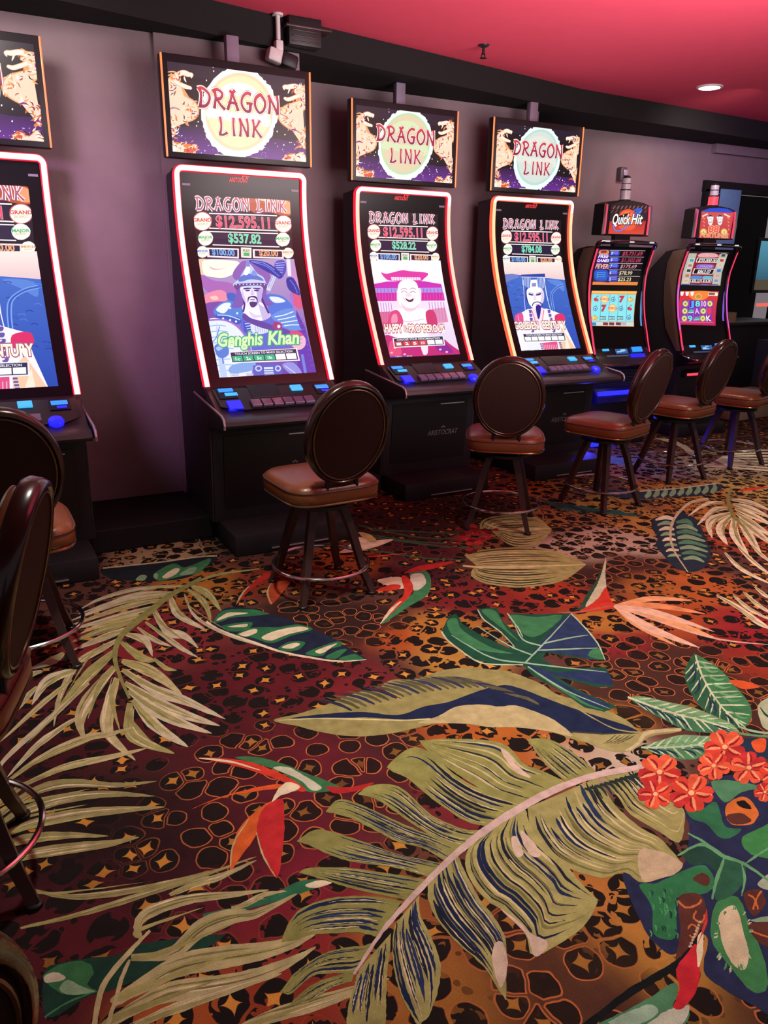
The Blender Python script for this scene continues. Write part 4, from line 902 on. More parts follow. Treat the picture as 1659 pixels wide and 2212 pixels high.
def header(A, grand, major, minor, mini, warm=True):
    """top of the game picture, in pixels of the second machine's photo crop"""
    A.poly([(318,330),(1142,360),(1160,870),(330,870)], '0c0a14')
    if warm: 
        A.poly([(690,345),(800,335),(900,345),(1060,362),(1135,380),(1142,490),(1050,492),(960,470),(900,480),(820,470)], 'b8502c', True)
        A.poly([(1040,370),(1130,385),(1140,480),(1060,470),(1090,420)], 'f0a070', True); A.poly([(830,345),(930,350),(1000,380),(900,372)], 'e8c0a0', True)
        A.poly([(480,455),(720,470),(700,480),(500,475)], '5a1c50'); A.poly([(830,455),(930,460),(1000,475),(840,480)], '702050')
    A.brush('DRAGON LINK', (330,450), (1098,470), 112, [(2.2, 'fbf2f4'), (1.05, ('b03050', '5a1c50')), (.4, 'e07088')], .17)
    for (x0, y0, x1, y1) in ((440,478,1020,498), (440,604,1030,626)): A.line([(x0, y0), (x1, y1)], 11, 'f4ecec')
    A.poly([(455,492),(1005,508),(1010,615),(455,600)], '16122a')
    A.text(grand, (505,592), (958,606), 96, 'f0506e', 'ffd8e0', .012, 0, .02)
    for (x0, y0, x1, y1) in ((430,632,1030,650), (470,746,1040,764)): A.line([(x0, y0), (x1, y1)], 9, 'f4ecf0')
    A.poly([(470,640),(1015,658),(1020,752),(475,740)], '1a1838')
    A.text(major, (610,725), (885,735), 76, '6adcae', 'd8fff0', .012, 0, .02)
    A.poly([(420,770),(695,778),(695,862),(425,852)], 'f2e6ea'); A.poly([(440,782),(682,790),(682,848),(445,838)], '1a1a48')
    A.poly([(812,782),(1075,790),(1078,866),(815,858)], 'f2e6ea'); A.poly([(830,794),(1062,802),(1064,852),(832,845)], '241c30')
    A.text(minor, (470,830), (660,838), 48, '58a8f0', 'd0e8ff', .012, 0, .02); A.text(mini, (872,838), (1030,842), 46, 'f0a070', 'ffe4d0', .012, 0, .02)
    A.poly([(712,768),(802,772),(802,858),(714,854)], 'f6f2f2'); A.poly([(724,778),(792,782),(792,848),(726,844)], 'd8d8c0'); A.poly([(736,812),(784,814),(784,842),(737,840)], '48b070'); A.text('PLAY', (732,806), (788,808), 22, '4a3a30')
    for x, y, r, t1, c1, t2 in ((383,545,82,'GRAND','d84038','JACKPOT'), (1075,568,75,'GRAND','d84038','JACKPOT'), (410,690,64,'MAJOR','38b868','JACKPOT'), (1070,700,60,'MAJOR','38b868','JACKPOT'), (385,806,50,'MINOR','3878d0','JACKPOT'), (1115,816,46,'MINI','e0a050','JACKPOT')):
        A.ell(x, y, r, r, 'c85a50' if c1 == 'd84038' else 'e8e0dc', 30, .03); A.ell(x, y, r*.92, r*.92, 'fbf6f0', 26); A.ell(x, y, r*.72, r*.72, 'f6efe4', 24)
        A.text(t1, (x-r*.92, y+r*.04), (x+r*.92, y+r*.04), r*.36, c1, 'fff4ec', .02, 0, .03); A.text(t2, (x-r*.6, y+r*.40), (x+r*.6, y+r*.40), r*.24, 'b8b05a')
def pick_bar(A, q, title, nb, ncol, c1, tx):
    """denomination bar: q = quad tl, tr, br, bl"""
    def at(a, b): 
        t = lerp2(q[0], q[1], a); u = lerp2(q[3], q[2], a); return lerp2(t, u, b)
    A.poly(q, 'f0ecf0'); A.poly([at(.02, .06), at(.98, .06), at(.98, .90), at(.02, .90)], '2a2f55')
    h = abs(q[3][1]-q[0][1])
    A.text(title, at(.08, .30), at(.92, .30), h*.19, 'f0f0f8', None, 0, 0, .015)
    for i in range(6):
        a0, a1 = .035+i*.157, .035+i*.157+.142
        A.poly([at(a0, .38), at(a1, .38), at(a1, .84), at(a0, .84)], c1 if i < ncol else 'f4f2f2')
        if i < ncol: A.text(tx[i], at(a0+.04, .76), at(a1-.04, .76), h*.26, 'f4fff8', None, 0, 0, .02)
def foot(A, p):
    (x, y), k = p, 1
    A.text('CREDIT', (x, y), (x+78, y-3), 24, 'e8ecf8', '5060b0', .05); A.text('$0.00', (x+140, y-4), (x+198, y-6), 24, 'e8ecf8', '5060b0', .05)

def art_warrior(A):
    P = A.poly; L = A.line
    P([(330,865),(1165,868),(1400,1900),(450,1900)], ('b59ccc', '5540a8'))
    P([(345,880),(420,872),(430,960),(400,1000),(350,990)], 'f3c9b0', True); P([(380,905),(430,872),(640,880),(700,905),(660,985),(560,1028),(470,1020),(400,1000)], 'fcf2e4', True)
    P([(700,905),(760,880),(880,900),(960,1000),(940,1100),(700,1060),(640,1000)], '8a62b4', True); P([(350,1000),(400,1010),(480,1050),(640,1080),(700,1200),(560,1240),(430,1150),(372,1080)], 'a86ab8', True)
    P([(398,1175),(540,1130),(610,1200),(500,1255),(405,1240)], 'ea90ac', True); P([(450,1190),(500,1180),(520,1210),(470,1215)], 'ffc8b8', True); P([(390,1255),(620,1240),(560,1400),(425,1395)], '7a50a8', True)
    P([(440,930),(500,950),(590,945),(480,960)], 'e0b8c8', True); P([(1125,900),(1180,1000),(1205,1150),(1130,1100)], 'c890c4', True); P([(1185,1300),(1260,1450),(1355,1845),(1200,1852),(1180,1500)], '5a3cae')
    for i in range(10): L([(1195+i*12, 1380+i*44), (1245+i*11, 1376+i*44)], 5, '6e52c0')
    P([(1000,960),(1045,950),(960,1145),(925,1125)], 'cfd4f0'); L([(985,1010),(945,1110)], 6, '8a90cc'); L([(1015,985),(960,1120)], 5, '9aa0d8')
    P([(1000,900),(1080,880),(1098,960),(1060,1030),(1018,1020)], '4450b8', True)
    for i in range(6): L([(1005+i*4, 905+i*18), (1090-i*6, 895+i*22)], 7, '9aa8f0')
    P([(780,878),(900,888),(990,930),(1065,1005),(1040,1032),(960,990),(860,935)], '2038a0', True); L([(820,895),(930,930),(1040,1015)], 8, '5a80e0'); L([(800,890),(900,900),(1000,960)], 5, '88a8f0')
    P([(1100,868),(1132,870),(1142,1012),(1112,1012)], 'e2e8fb'); P([(1100,1035),(1160,1030),(1212,1140),(1202,1180),(1118,1125)], '1c349c', True); L([(1130,1045),(1165,1090),(1195,1160)], 8, '5078d8'); P([(1130,1160),(1220,1190),(1232,1295),(1150,1250)], 'd85a88', True)
    P([(1128,1165),(1152,1165),(1194,1505),(1174,1510)], '8a7cd8'); P([(1222,1680),(1246,1680),(1277,1850),(1253,1852)], '6a84dc')
    # armour and torso
    P([(720,1330),(960,1345),(1110,1450),(1130,1620),(800,1650),(690,1600)], '5a6ad0'); P([(590,1160),(665,1165),(650,1235),(610,1230)], '3866c4', True); P([(478,1302),(560,1232),(640,1228),(722,1290),(712,1402),(640,1392),(515,1362)], '4a84d8', True)
    P([(500,1300),(560,1246),(625,1245),(600,1300),(560,1330)], 'e4eeff', True); P([(505,1340),(700,1370),(690,1425),(530,1385)], '2c5cc0', True); L([(510,1345),(600,1350),(705,1385)], 8, 'cfe0fb')
    for x, y in ((560,1290),(620,1285),(680,1330),(560,1375),(620,1388),(670,1400)): A.ell(x, y, 9, 9, 'f4f8ff', 10)
    P([(930,1170),(1050,1178),(1130,1238),(1145,1292),(980,1345),(945,1270)], '4876d8', True); P([(955,1190),(1040,1195),(1090,1230),(1000,1240)], 'dfe8ff', True); P([(978,1342),(1142,1290),(1212,1440),(1222,1475),(1100,1462),(1005,1400)], '5a90e0', True)
    for i in range(4): L([(1000+i*26, 1360+i*26), (1080+i*20, 1345+i*28), (1160+i*16, 1315+i*38)], 8, 'e8f2ff')
    P([(740,1240),(880,1235),(935,1300),(965,1352),(900,1392),(820,1382),(735,1330)], 'f2eefa', True); P([(860,1250),(935,1300),(960,1352),(900,1390),(890,1320)], 'c4b8e4', True); P([(780,1310),(830,1340),(900,1350),(820,1372)], 'd8cff0', True)
    P([(800,1400),(905,1402),(962,1482),(820,1505)], 'd8e0fa', True); P([(730,1400),(790,1410),(800,1500),(740,1490)], '3a58c0'); 
    for i in range(5): L([(745+i*8, 1420+i*22), (795+i*4, 1412+i*22)], 7, 'c8d8fa')
    for i in range(6): L([(830+i*20, 1408), (842+i*18, 1496)], 4, '8a98dc')
    P([(740,1330),(800,1372),(900,1400),(1000,1440),(1130,1480),(1120,1520),(980,1480),(850,1440),(730,1380)], '5a48a0', True); A.ell(1035, 1440, 15, 15, 'e0e4fa', 12); A.ell(1035, 1440, 8, 8, '5a48a0', 10); P([(1000,1400),(1060,1420),(1050,1470),(985,1455)], 'a03c80', True); A.ell(1035, 1442, 14, 14, 'e0e4fa', 12)
    # head
    P([(680,1105),(742,1110),(742,1232),(700,1282),(632,1275),(668,1190)], '7a5cb4', True); P([(888,1100),(926,1130),(932,1200),(990,1252),(900,1252)], '7a5cb4', True)
    L([(735,1200),(742,1260),(730,1320)], 16, '443088'); L([(885,1190),(910,1250),(950,1330)], 16, '443088')
    P([(718,1100),(882,1095),(892,1170),(876,1232),(832,1278),(790,1278),(744,1232),(718,1170)], 'ece6f8', True); P([(836,1105),(884,1098),(892,1170),(872,1232),(838,1268),(852,1180)], 'bcaade', True); P([(722,1120),(740,1180),(760,1240),(735,1215),(718,1165)], 'd0c4ea', True)
    for q in ([(734,1116),(792,1110),(797,1120),(740,1127)], [(818,1112),(874,1112),(868,1123),(822,1122)], [(750,1131),(788,1129),(782,1141),(756,1142)], [(824,1131),(864,1129),(858,1141),(830,1142)]): P(q, '3a2c78', True)
    P([(800,1130),(813,1130),(824,1172),(796,1174)], 'cfc2ea', True); P([(770,1198),(800,1183),(832,1183),(852,1202),(854,1240),(838,1204),(805,1194),(782,1204),(772,1240)], '382c70', True); P([(784,1240),(805,1230),(832,1232),(852,1240),(832,1274),(800,1277)], '44367c', True); P([(790,1210),(832,1210),(826,1218),(796,1218)], '9070b8', True)
    P([(740,965),(772,908),(800,920),(852,990),(902,1022),(928,1082),(922,1112),(655,1102),(690,1040),(720,1010)], 'c2d0f4', True); P([(700,1022),(780,992),(860,1012),(905,1052),(800,1040),(700,1062)], '5878cc', True); P([(745,960),(775,915),(790,960),(770,1000),(740,1000)], 'eef4ff', True); P([(820,960),(850,995),(840,1010),(800,1000)], '7a98e0', True)
    P([(757,875),(778,875),(792,932),(750,932)], '7c8cd4'); P([(652,1092),(700,1076),(900,1071),(934,1100),(915,1136),(880,1096),(720,1101),(680,1134)], '664890', True)
    for i in range(9): A.ell(672+i*30, 1086-4*sin(i/8*pi), 5, 5, 'f0f0ff', 8)
    # shield
    P([(428,1395),(560,1382),(680,1442),(765,1535),(805,1650),(820,1860),(500,1895),(455,1650)], 'e2eafc', True)
    for i in range(9): L([(445+i*9, 1440+i*48), (520+i*14, 1432+i*48), (585+i*16, 1440+i*48)], 7, '88b4ee')
    P([(500,1400),(520,1500),(560,1700),(600,1880),(540,1885),(510,1650)], 'b8cdf4'); L([(420,1392),(560,1386),(680,1442),(768,1560),(800,1700),(815,1850)], 15, '9a70c8'); L([(440,1600),(500,1540),(530,1440)], 8, '5a84d0')
    P([(486,1610),(540,1590),(602,1620),(606,1680),(560,1712),(508,1692)], '5480d4', True); P([(500,1625),(540,1605),(560,1625),(520,1650)], 'a8c4f4', True); L([(555,1710),(562,1760)], 10, '4a70c8')
    P([(640,1770),(830,1750),(800,1820),(620,1840)], '7ea8e4', True)
    P([(1130,1502),(1200,1492),(1260,1542),(1256,1612),(1200,1642),(1136,1592)], 'e8b8d0', True); L([(1145,1545),(1235,1550)], 6, 'a080c0'); L([(1145,1575),(1235,1585)], 6, 'a080c0'); P([(1130,1490),(1200,1480),(1240,1520),(1150,1530)], 'd84a80', True)
    P([(815,1775),(1000,1758),(1065,1800),(1065,1862),(820,1880)], '5462c4'); P([(908,1790),(985,1788),(992,1865),(914,1868)], 'd4e2fb')
    for i in range(3): P([(912, 1806+i*20), (988, 1804+i*20), (988, 1813+i*20), (912, 1815+i*20)], '4a68c4')
    A.ell(862, 1800, 30, 26, 'c8d4f4', 18); A.ell(862, 1800, 18, 15, '5462c4', 14); A.ell(1028, 1800, 26, 26, 'c8d4f4', 18); A.ell(1028, 1800, 15, 15, '5462c4', 14)
    P([(1062,1770),(1160,1752),(1232,1842),(1150,1856)], '8c92e0', True); L([(1085,1775),(1180,1845)], 8, 'c8d0f8')
    A.text('Genghis', (527,1612), (905,1596), 108, 'd4f8b4', '30a484', .06, .32, .03); A.text('Khan', (948,1594), (1215,1588), 108, 'd4f8b4', '30a484', .06, .32, .03)
    pick_bar(A, [(608,1660),(1190,1627),(1216,1735),(630,1757)], 'TOUCH SCREEN TO MAKE SELECTION', 6, 4, '28b488', ['1c', '2c', '5c', '10c']); foot(A, (622,1868))

def art_sage(A):
    P = A.poly; L = A.line
    P([(150,1180),(740,1180),(900,1810),(220,1810)], ('fbf6fa', 'e0c8ea'))
    P([(295,1254),(330,1262),(420,1241),(470,1246),(582,1258),(560,1292),(520,1312),(360,1306),(320,1290)], 'dc3aa4', True); P([(355,1282),(535,1284),(540,1302),(360,1304)], 'fbe4f6')
    for i in range(12): L([(362+i*15, 1283), (362+i*15, 1303)], 3, 'd060b8')
    P([(235,1328),(330,1310),(560,1308),(665,1326),(672,1348),(240,1352)], 'c832b4'); P([(240,1352),(672,1348),(678,1378),(247,1380)], 'b090e0'); 
    for i in range(20): L([(248+i*22, 1354), (250+i*22, 1377)], 4, '7a68c4')
    P([(240,1380),(680,1378),(688,1428),(248,1432)], 'cc2ca0'); 
    for i in range(24): L([(246+i*18.5, 1384), (250+i*18.5, 1428)], 2.5, 'e05cc0')
    P([(250,1432),(690,1428),(720,1570),(285,1580)], 'f4dcf2'); P([(270,1500),(360,1495),(370,1600),(290,1610)], 'e06080'); P([(610,1480),(690,1470),(710,1560),(630,1570)], 'e090b0')
    for i in range(6): L([(275+i*16, 1440), (290+i*16, 1560)], 4, 'b080c8'); L([(590+i*18, 1436), (605+i*18, 1556)], 4, 'b080c8')
    P([(392,1370),(404,1368),(420,1452),(394,1442)], 'f4dcea', True); P([(518,1358),(542,1364),(538,1458),(518,1452)], 'f4dcea', True)
    P([(370,1488),(440,1476),(520,1474),(592,1490),(622,1560),(600,1622),(560,1652),(380,1652),(348,1590)], 'fdf2f6', True); L([(400,1545),(470,1558),(560,1540)], 4, 'e0b0cc'); L([(440,1600),(480,1606),(530,1598)], 3, 'd8a0c0')
    P([(398,1370),(405,1322),(440,1298),(480,1298),(516,1325),(526,1380),(537,1440),(500,1476),(450,1476),(408,1450)], 'fefafc', True); P([(415,1440),(450,1470),(500,1472),(535,1440),(500,1488),(445,1490)], 'ecc8dc', True)
    for q in ([(418,1378),(438,1368),(456,1380)], [(472,1380),(490,1370),(508,1380)], [(416,1362),(438,1352),(456,1360)], [(472,1358),(492,1350),(510,1360)]): L(q, 4, 'b878a8')
    P([(455,1382),(470,1382),(482,1402),(448,1404)], 'f0d4e4', True); P([(443,1412),(470,1424),(494,1414),(486,1434),(460,1434)], '6a1c50', True); L([(430,1405),(438,1420),(450,1432)], 3, 'd0a0c0'); L([(500,1405),(496,1422),(488,1434)], 3, 'd0a0c0')
    P([(350,1505),(400,1490),(432,1560),(402,1605),(338,1590)], 'd84a80', True); P([(570,1500),(620,1490),(642,1580),(590,1592)], 'cc3c70', True); P([(362,1520),(390,1512),(395,1560),(360,1570)], 'f090b0', True)
    P([(325,1640),(420,1662),(640,1652),(722,1700),(775,1772),(355,1796),(305,1700)], 'c02e78', True); P([(620,1680),(690,1690),(740,1750),(650,1740)], '8a2a90', True); P([(350,1680),(400,1690),(420,1760),(350,1770)], 'e0507c', True)
    for x, y in ((380,1720),(440,1760),(610,1700),(660,1730),(700,1745),(360,1750)): A.ell(x, y, 9, 6, 'f4b8d0', 9)
    P([(538,1690),(578,1690),(582,1752),(555,1760)], 'f6e0e8', True); P([(300,1780),(420,1770),(520,1780),(760,1765),(790,1800),(310,1805)], '5048b8', True)
    A.text('HAPPY', (322,1624), (428,1622), 50, 'fff4dc', 'b03c78', .075, .12, .035); A.text('&', (438,1622), (464,1622), 40, 'f6ecd8', 'b03c78', .05); A.text('PROSPEROUS', (470,1622), (690,1622), 46, 'fff4dc', 'b03c78', .075, .12, .035)
    pick_bar(A, [(365,1660),(680,1645),(690,1704),(375,1720)], 'CHOOSE YOUR DENOMINATION', 6, 4, 'd8484c', ['1', '2', '5', '10']); foot(A, (385,1785)) if False else None
    A.text('CREDIT', (385,1783), (425,1782), 13, 'f0f0ff', '4040a0', .05); A.text('$0.00', (455,1780), (488,1779), 13, 'f0f0ff', '4040a0', .05)
def art_emperor(A):
    P = A.poly; L = A.line
    P([(960,1190),(1520,1190),(1540,1330),(960,1320)], ('f4e8e0', 'e4bcc4')); P([(980,1280),(1035,1270),(1100,1262),(1160,1272),(1240,1284),(1330,1290),(1425,1300),(1500,1305),(1640,1770),(1060,1770)], ('3c6cc8', '1c44ac'))
    P([(1038,1285),(1100,1262),(1150,1280),(1100,1300),(1050,1320)], '6a7cc4', True); P([(1320,1300),(1410,1310),(1425,1370),(1380,1340)], '5484d8', True)
    for i in range(60):
        x, y = random.uniform(1060, 1470), random.uniform(1310, 1600); L([(x, y), (x+12, y-4), (x+22, y+3)], 3, random.choice(['1a3c94', '4a80dc', '2450b4']))
    L([(1425,1330),(1385,1345),(1352,1380),(1350,1430),(1362,1500)], 15, '78a4ec'); L([(1425,1330),(1385,1345),(1352,1380),(1350,1430),(1362,1500)], 7, '2c58b8')
    P([(1125,1525),(1200,1480),(1320,1478),(1405,1510),(1440,1600),(1515,1760),(1150,1765),(1118,1620)], 'f6eef6'); P([(1415,1600),(1515,1755),(1405,1758),(1385,1650)], 'f2c8a8'); P([(1440,1650),(1470,1750),(1430,1752)], 'fbe8d4')
    P([(1122,1522),(1165,1504),(1172,1562),(1128,1582)], 'e05090', True); P([(1368,1520),(1418,1510),(1432,1560),(1380,1572)], 'dc3068', True); L([(1140,1520),(1150,1570)], 4, 'f8b0d0')
    P([(1215,1480),(1300,1478),(1285,1560),(1250,1600),(1220,1540)], 'fbdce8', True); L([(1225,1490),(1250,1560),(1262,1600)], 5, 'e07090'); L([(1300,1485),(1290,1560)], 5, 'e07090')
    for i in range(6):
        y = 1488+i*24
        for x in (1206+i*3, 1322+i*6): 
            L([(x, y), (x+16, y), (x+16, y+14), (x+4, y+14), (x+4, y+8)], 3.2, '6a58a8')
    P([(1288,1690),(1382,1680),(1392,1740),(1305,1745)], 'dc5488'); P([(1195,1690),(1270,1688),(1280,1745),(1205,1748)], 'e8ecfa')
    for i in range(4): P([(1275+i*4, 1692+i*13), (1288+i*4, 1692+i*13), (1289+i*4, 1700+i*13), (1276+i*4, 1700+i*13)], '5a58a8'); P([(1392+i*4, 1685+i*13), (1406+i*4, 1685+i*13), (1407+i*4, 1693+i*13), (1393+i*4, 1693+i*13)], '5a58a8')
    for i in range(8): L([(1300+i*11, 1700), (1306+i*11, 1735)], 3, 'f8b8d0')
    P([(1188,1362),(1202,1358),(1208,1442),(1190,1422)], '28248c', True); P([(1284,1352),(1300,1372),(1302,1420),(1292,1440)], '9a94d0', True)
    P([(1195,1362),(1240,1346),(1282,1352),(1301,1400),(1281,1460),(1242,1478),(1205,1440)], 'fdf6f6', True); P([(1282,1360),(1300,1400),(1282,1456),(1268,1465),(1284,1410)], 'dcc8e0', True)
    for q in ([(1206,1383),(1236,1391),(1232,1397),(1210,1394)], [(1250,1391),(1281,1381),(1276,1394),(1254,1397)]): P(q, '201c84', True)
    L([(1206,1378),(1236,1385)], 3, '3c3494'); L([(1252,1385),(1282,1376)], 3, '3c3494'); P([(1240,1395),(1247,1395),(1254,1422),(1236,1424)], 'ead4e4', True)
    L([(1228,1462),(1236,1444),(1260,1436),(1284,1446),(1290,1462)], 6, '2a2688'); P([(1250,1464),(1281,1462),(1274,1532),(1262,1536)], '20208a', True); L([(1248,1454),(1272,1452)], 4, 'd07090')
    P([(1220,1300),(1256,1298),(1262,1347),(1214,1348)], 'f4f2fb'); P([(1226,1320),(1252,1318),(1252,1340),(1226,1342)], '8a88c8')
    P([(1158,1268),(1306,1261),(1309,1286),(1163,1284)], '24409c'); L([(1160,1282),(1308,1284)], 4, 'd0d8f4')
    for i in range(6): L([(1170+i*9, 1286), (1170+i*9, 1330+i*5)], 2.6, 'eef0fb'); L([(1262+i*8.5, 1286), (1264+i*8.5, 1366-i*4)], 2.6, 'eef0fb')
    L([(1172,1300),(1178,1400),(1186,1500)], 2.6, 'dfe4f8'); L([(1300,1290),(1318,1400),(1345,1500)], 3, 'f4ecf0')
    A.text('GOLDEN', (1122,1604), (1272,1602), 44, 'fff4dc', 'a05878', .075, .05, .035); A.text('CENTURY', (1292,1602), (1440,1600), 46, 'fff4dc', 'a05878', .075, .05, .035)
    pick_bar(A, [(1166,1632),(1430,1624),(1440,1680),(1180,1686)], 'TOUCH SCREEN TO MAKE SELECTION', 6, 0, 'f4f2f2', [''])
    A.text('CREDIT', (1180,1746), (1216,1745), 12, 'f0f0ff', '4040a0', .05); A.text('$0.00', (1244,1743), (1274,1742), 12, 'f0f0ff', '4040a0', .05)

EDGE_R = emit('red_halo_edge', (1.0, .010, .035), 1.25); CORE_P = emit('white_pink_light_core', (1.0, .36, .36), 2.7)  # red and orange edge bands imitate the halo beside the light core
CORE_O = emit('salmon_light_core', (1.0, .42, .22), 2.0); CORE_M = emit('coral_light_core', (1.0, .36, .28), 2.2); EDGE_O = emit('orange_halo_edge', (1.0, .10, .04), 1.5)
M_BLUE = emit('blue_button_light', (.02, .22, 1.0), 1.6); M_CYAN = emit('cyan_button_light', (.06, .50, 1.0), 1.1); M_DBLUE = emit('deep_blue_glow', (.012, .015, 1.0), 1.4); M_KEY = mat('clear_violet_key_cap', '8c7aa4', .12, 0, .8)
M_ORANGE = emit('orange_side_light', (1.0, .22, .07), 1.6)

HEAD = loc_in(MACH[2], prof_a, 340, 340, 3.95)
def make_tall(i, label, cores, edge, game, amounts, warm):
    m = MACH[i]; t = thing('slot_machine', label, 'slot machine', (m[0], m[1], 0), m[2], 'curved screen slot machines along the wall')
    # cabinet
    bm = NB(); zs = [2.005-(2.005-.87)*k/16 for k in range(17)]
    pr = [(.20, .10), (.20, 1.99)]+[(prof_a(z)+.035, z) for z in zs]+[(-.40, .84), (-.445, .67), (-.405, .12), (.20, .12)]
    pr = [(.20, .12), (.20, 1.99)]+[(prof_a(z)+.035, z) for z in zs]+[(-.40, .84), (-.445, .67), (-.405, .12)]
    prism(bm, pr, -.37, .37, .006); link('cabinet', bm, M_BODY, t, True, 25)
    for sx in (-1, 1):
        bm = NB(); pp = [(.17, .12), (.17, 1.97)]+[(prof_a(z)+.02, z) for z in zs]+[(-.39, .84), (-.440, .68), (-.40, .12)]
        prism(bm, pp, sx*.371, sx*.379, 0); link('side_panel', bm, M_SIDE, t, True, 25)
    bm = NB(); box(bm, (0, -.235, .06), (.69, .92, .12), .008); bp_ = link('base_plinth', bm, M_BODY, t)
    bm = NB(); box(bm, (.03, -.699, .026), (.34, .006, .006)); tag(link('kick_strip', bm, M_SILVER, bp_), 'thin bright metal strip')
    # lower door with maker's lettering
    bm = NB(); prism(bm, [(-.437, .62), (-.449, .62), (-.418, .20), (-.404, .20)], -.31, .31, .004); dr = link('lower_door', bm, M_BLACK, t)
    A = Art(None); x0, x1, _, y1 = text_box('ARISTOCRAT', .3)
    for q in text_polys('ARISTOCRAT', .3, .0): A.P.append(([(-.02+(x-x0)/(x1-x0)*.26, .375+y/y1*.036) for x, y in q], '8a8488'))
    for k in range(3): A.P.append(([(.10+.011*k+.005*cos(a), .43+.006*(k % 2)+.007*sin(a)) for a in [j*pi/4 for j in range(8)]], '8a8488'))
    A.build('maker_lettering', dr, lambda z: -.449+(.62-z)*.074, M_DECAL, .002, 1e-6, 0)
    bm = NB(); box(bm, (.17, -.452, .60), (.20, .008, .006)); tag(link('door_trim', bm, M_SILVER, dr), 'thin silver line')
    # glass front
    bm = NB(); zz = [.872]+[.05*k for k in range(18, 41)]+[2.005]; pl_ = lambda z: facet(prof_a, z)
    for a, b in zip(zz, zz[1:]):
        bm.faces.new([bm.verts.new(c) for c in ((-.362, pl_(a), a), (.362, pl_(a), a), (.362, pl_(b), b), (-.362, pl_(b), b))])
    bmesh.ops.remove_doubles(bm, verts=bm.verts, dist=1e-5)
    gl = link('screen_glass', bm, M_GLASS, t)
    light_frame(t, cores, edge)
    # picture
    hd = HEAD
    A = Art(lambda u, v: hd(u, v)); header(A, *amounts, warm)
    if game == 'w': art_warrior(A)
    elif game == 's':
        A.loc = loc_in(MACH[3], prof_a, 720, 150, 2.860); art_sage(A)
    else:
        A.loc = loc_in(MACH[4], prof_a, 720, 150, 2.860); art_emperor(A)
    A.build('display_screen', gl, prof_a, None, .0012, 2.0e-5, .05, (-.286, .925), (.286, 1.872))
    A = Art(None); x0, x1, _, y1 = text_box('ARISTOCRAT', .3)
    for q in text_polys('ARISTOCRAT', .3, .03): A.P.append(([(-.075+(x-x0)/(x1-x0)*.11, 1.952+y/y1*.022) for x, y in q], (1.0, .05, .06)))
    for k in range(4): A.P.append(([(.004+.011*k+.006*cos(a), 1.984+.006*(k % 2)+.009*sin(a)) for a in [j*pi/4 for j in range(8)]], 'e03830'))
    A.build('maker_logo', gl, prof_a, None, .003, 1e-6, .05)
    for sx in (-1, 1):
        bm = NB(); box(bm, (sx*.315, prof_a(1.925)-.002, 1.925), (.045, .004, .012)); link('rating_plate', bm, mat('pale_violet_plate', '8a7f98', .4), gl)
    # deck
    bm = NB(); prism(bm, [(-.36, .872), (-.385, .878), (-.60, .772), (-.655, .762), (-.700, .760), (-.730, .748), (-.738, .730), (-.722, .712), (-.44, .668), (-.36, .70)], -.376, .376, .004)
    dk = link('button_deck', bm, M_DECK, t, True, 40)
    dl = loc_in(MACH[2], prof_d, 0, 0, 1)
    bm = NB(); P = [(-.352, .868), (.352, .868), (.352, .80), (.27, .782), (-.27, .782), (-.352, .80)]
    a = [bm.verts.new((x, prof_d(z)-.0008, z+.0020)) for x, z in P]; b = [bm.verts.new((x, prof_d(z)-.004, z+.0045)) for x, z in P]
    bm.faces.new(b); [bm.faces.new((a[k], a[(k+1) % 6], b[(k+1) % 6], b[k])) for k in range(6)]; bmesh.ops.recalc_face_normals(bm, faces=bm.faces[:]); link('deck_inlay', bm, M_DECKIN, dk, False)
    # raised control fascia items in local deck coordinates: x, z on the slope
    def blk(name, x0, x1, z0, z1, h, mtl, par=dk, lab=None):
        bm = NB(); Q = [(x0, z0), (x1, z0), (x1, z1), (x0, z1)]
        lo = [bm.verts.new((x, prof_d(z)+.004, z-.004)) for x, z in Q]; hi = [bm.verts.new((x, prof_d(z)-h*.42-.003, z+h*.9+.004)) for x, z in Q]
        bm.faces.new(hi); bm.faces.new(lo[::-1]); [bm.faces.new((lo[k], lo[(k+1) % 4], hi[(k+1) % 4], hi[k])) for k in range(4)]
        bmesh.ops.recalc_face_normals(bm, faces=bm.faces[:]); bmesh.ops.bevel(bm, geom=bm.edges[:], offset=.0015, segments=1, affect='EDGES')
        return tag(link(name, bm, mtl, par, False), lab)
    sl = blk('bill_slot', -.335, -.235, .828, .866, .006, M_BLACK)
    for z0, z1, x0, x1, mm in ((.852, .864, -.325, -.245, M_BLUE), (.836, .846, -.30, -.232, M_CYAN)): blk('slot_light', x0, x1, z0, z1, .012, mm, sl, 'blue glowing slot light')
    blk('ticket_light', -.312, -.236, .785, .816, .010, M_DBLUE, dk, 'deep blue glowing block')
    pn = blk('service_display', -.158, .012, .824, .876, .004, M_GLASS)
    A = Art(None); R_ = lambda x0, z0, x1, z1, c: A.P.append(([(x0, z0), (x1, z0), (x1, z1), (x0, z1)], c))
    if i == 2:
        R_(-.152, .829, -.044, .872, '9ac8dc'); R_(-.040, .829, .008, .872, '4a4888')
        for k in range(6): R_(-.142+k*.016, .848, -.131+k*.016, .852, '26344c')
        for k in range(4): R_(-.128+k*.018, .833, -.114+k*.018, .843, '26344c')
        R_(-.12, .860, -.075, .866, '3c6c8c'); R_(-.034, .860, .002, .867, 'd0d0f0'); R_(-.034, .848, -.008, .853, 'a0a0e0')
    else:
        R_(-.152, .829, .008, .872, '1c2848')
        for k in range(9):
            x = random.uniform(-.148, -.04); z = random.uniform(.831, .864); R_(x, z, x+random.uniform(.02, .045), z+random.uniform(.003, .008), random.choice(['7fb0d8', '4a78b8', 'b8d8e8', '3a5a98']))
    A.build('display_picture', pn, lambda z: prof_d(z)-.006, None, .0008, 2e-5, 0)
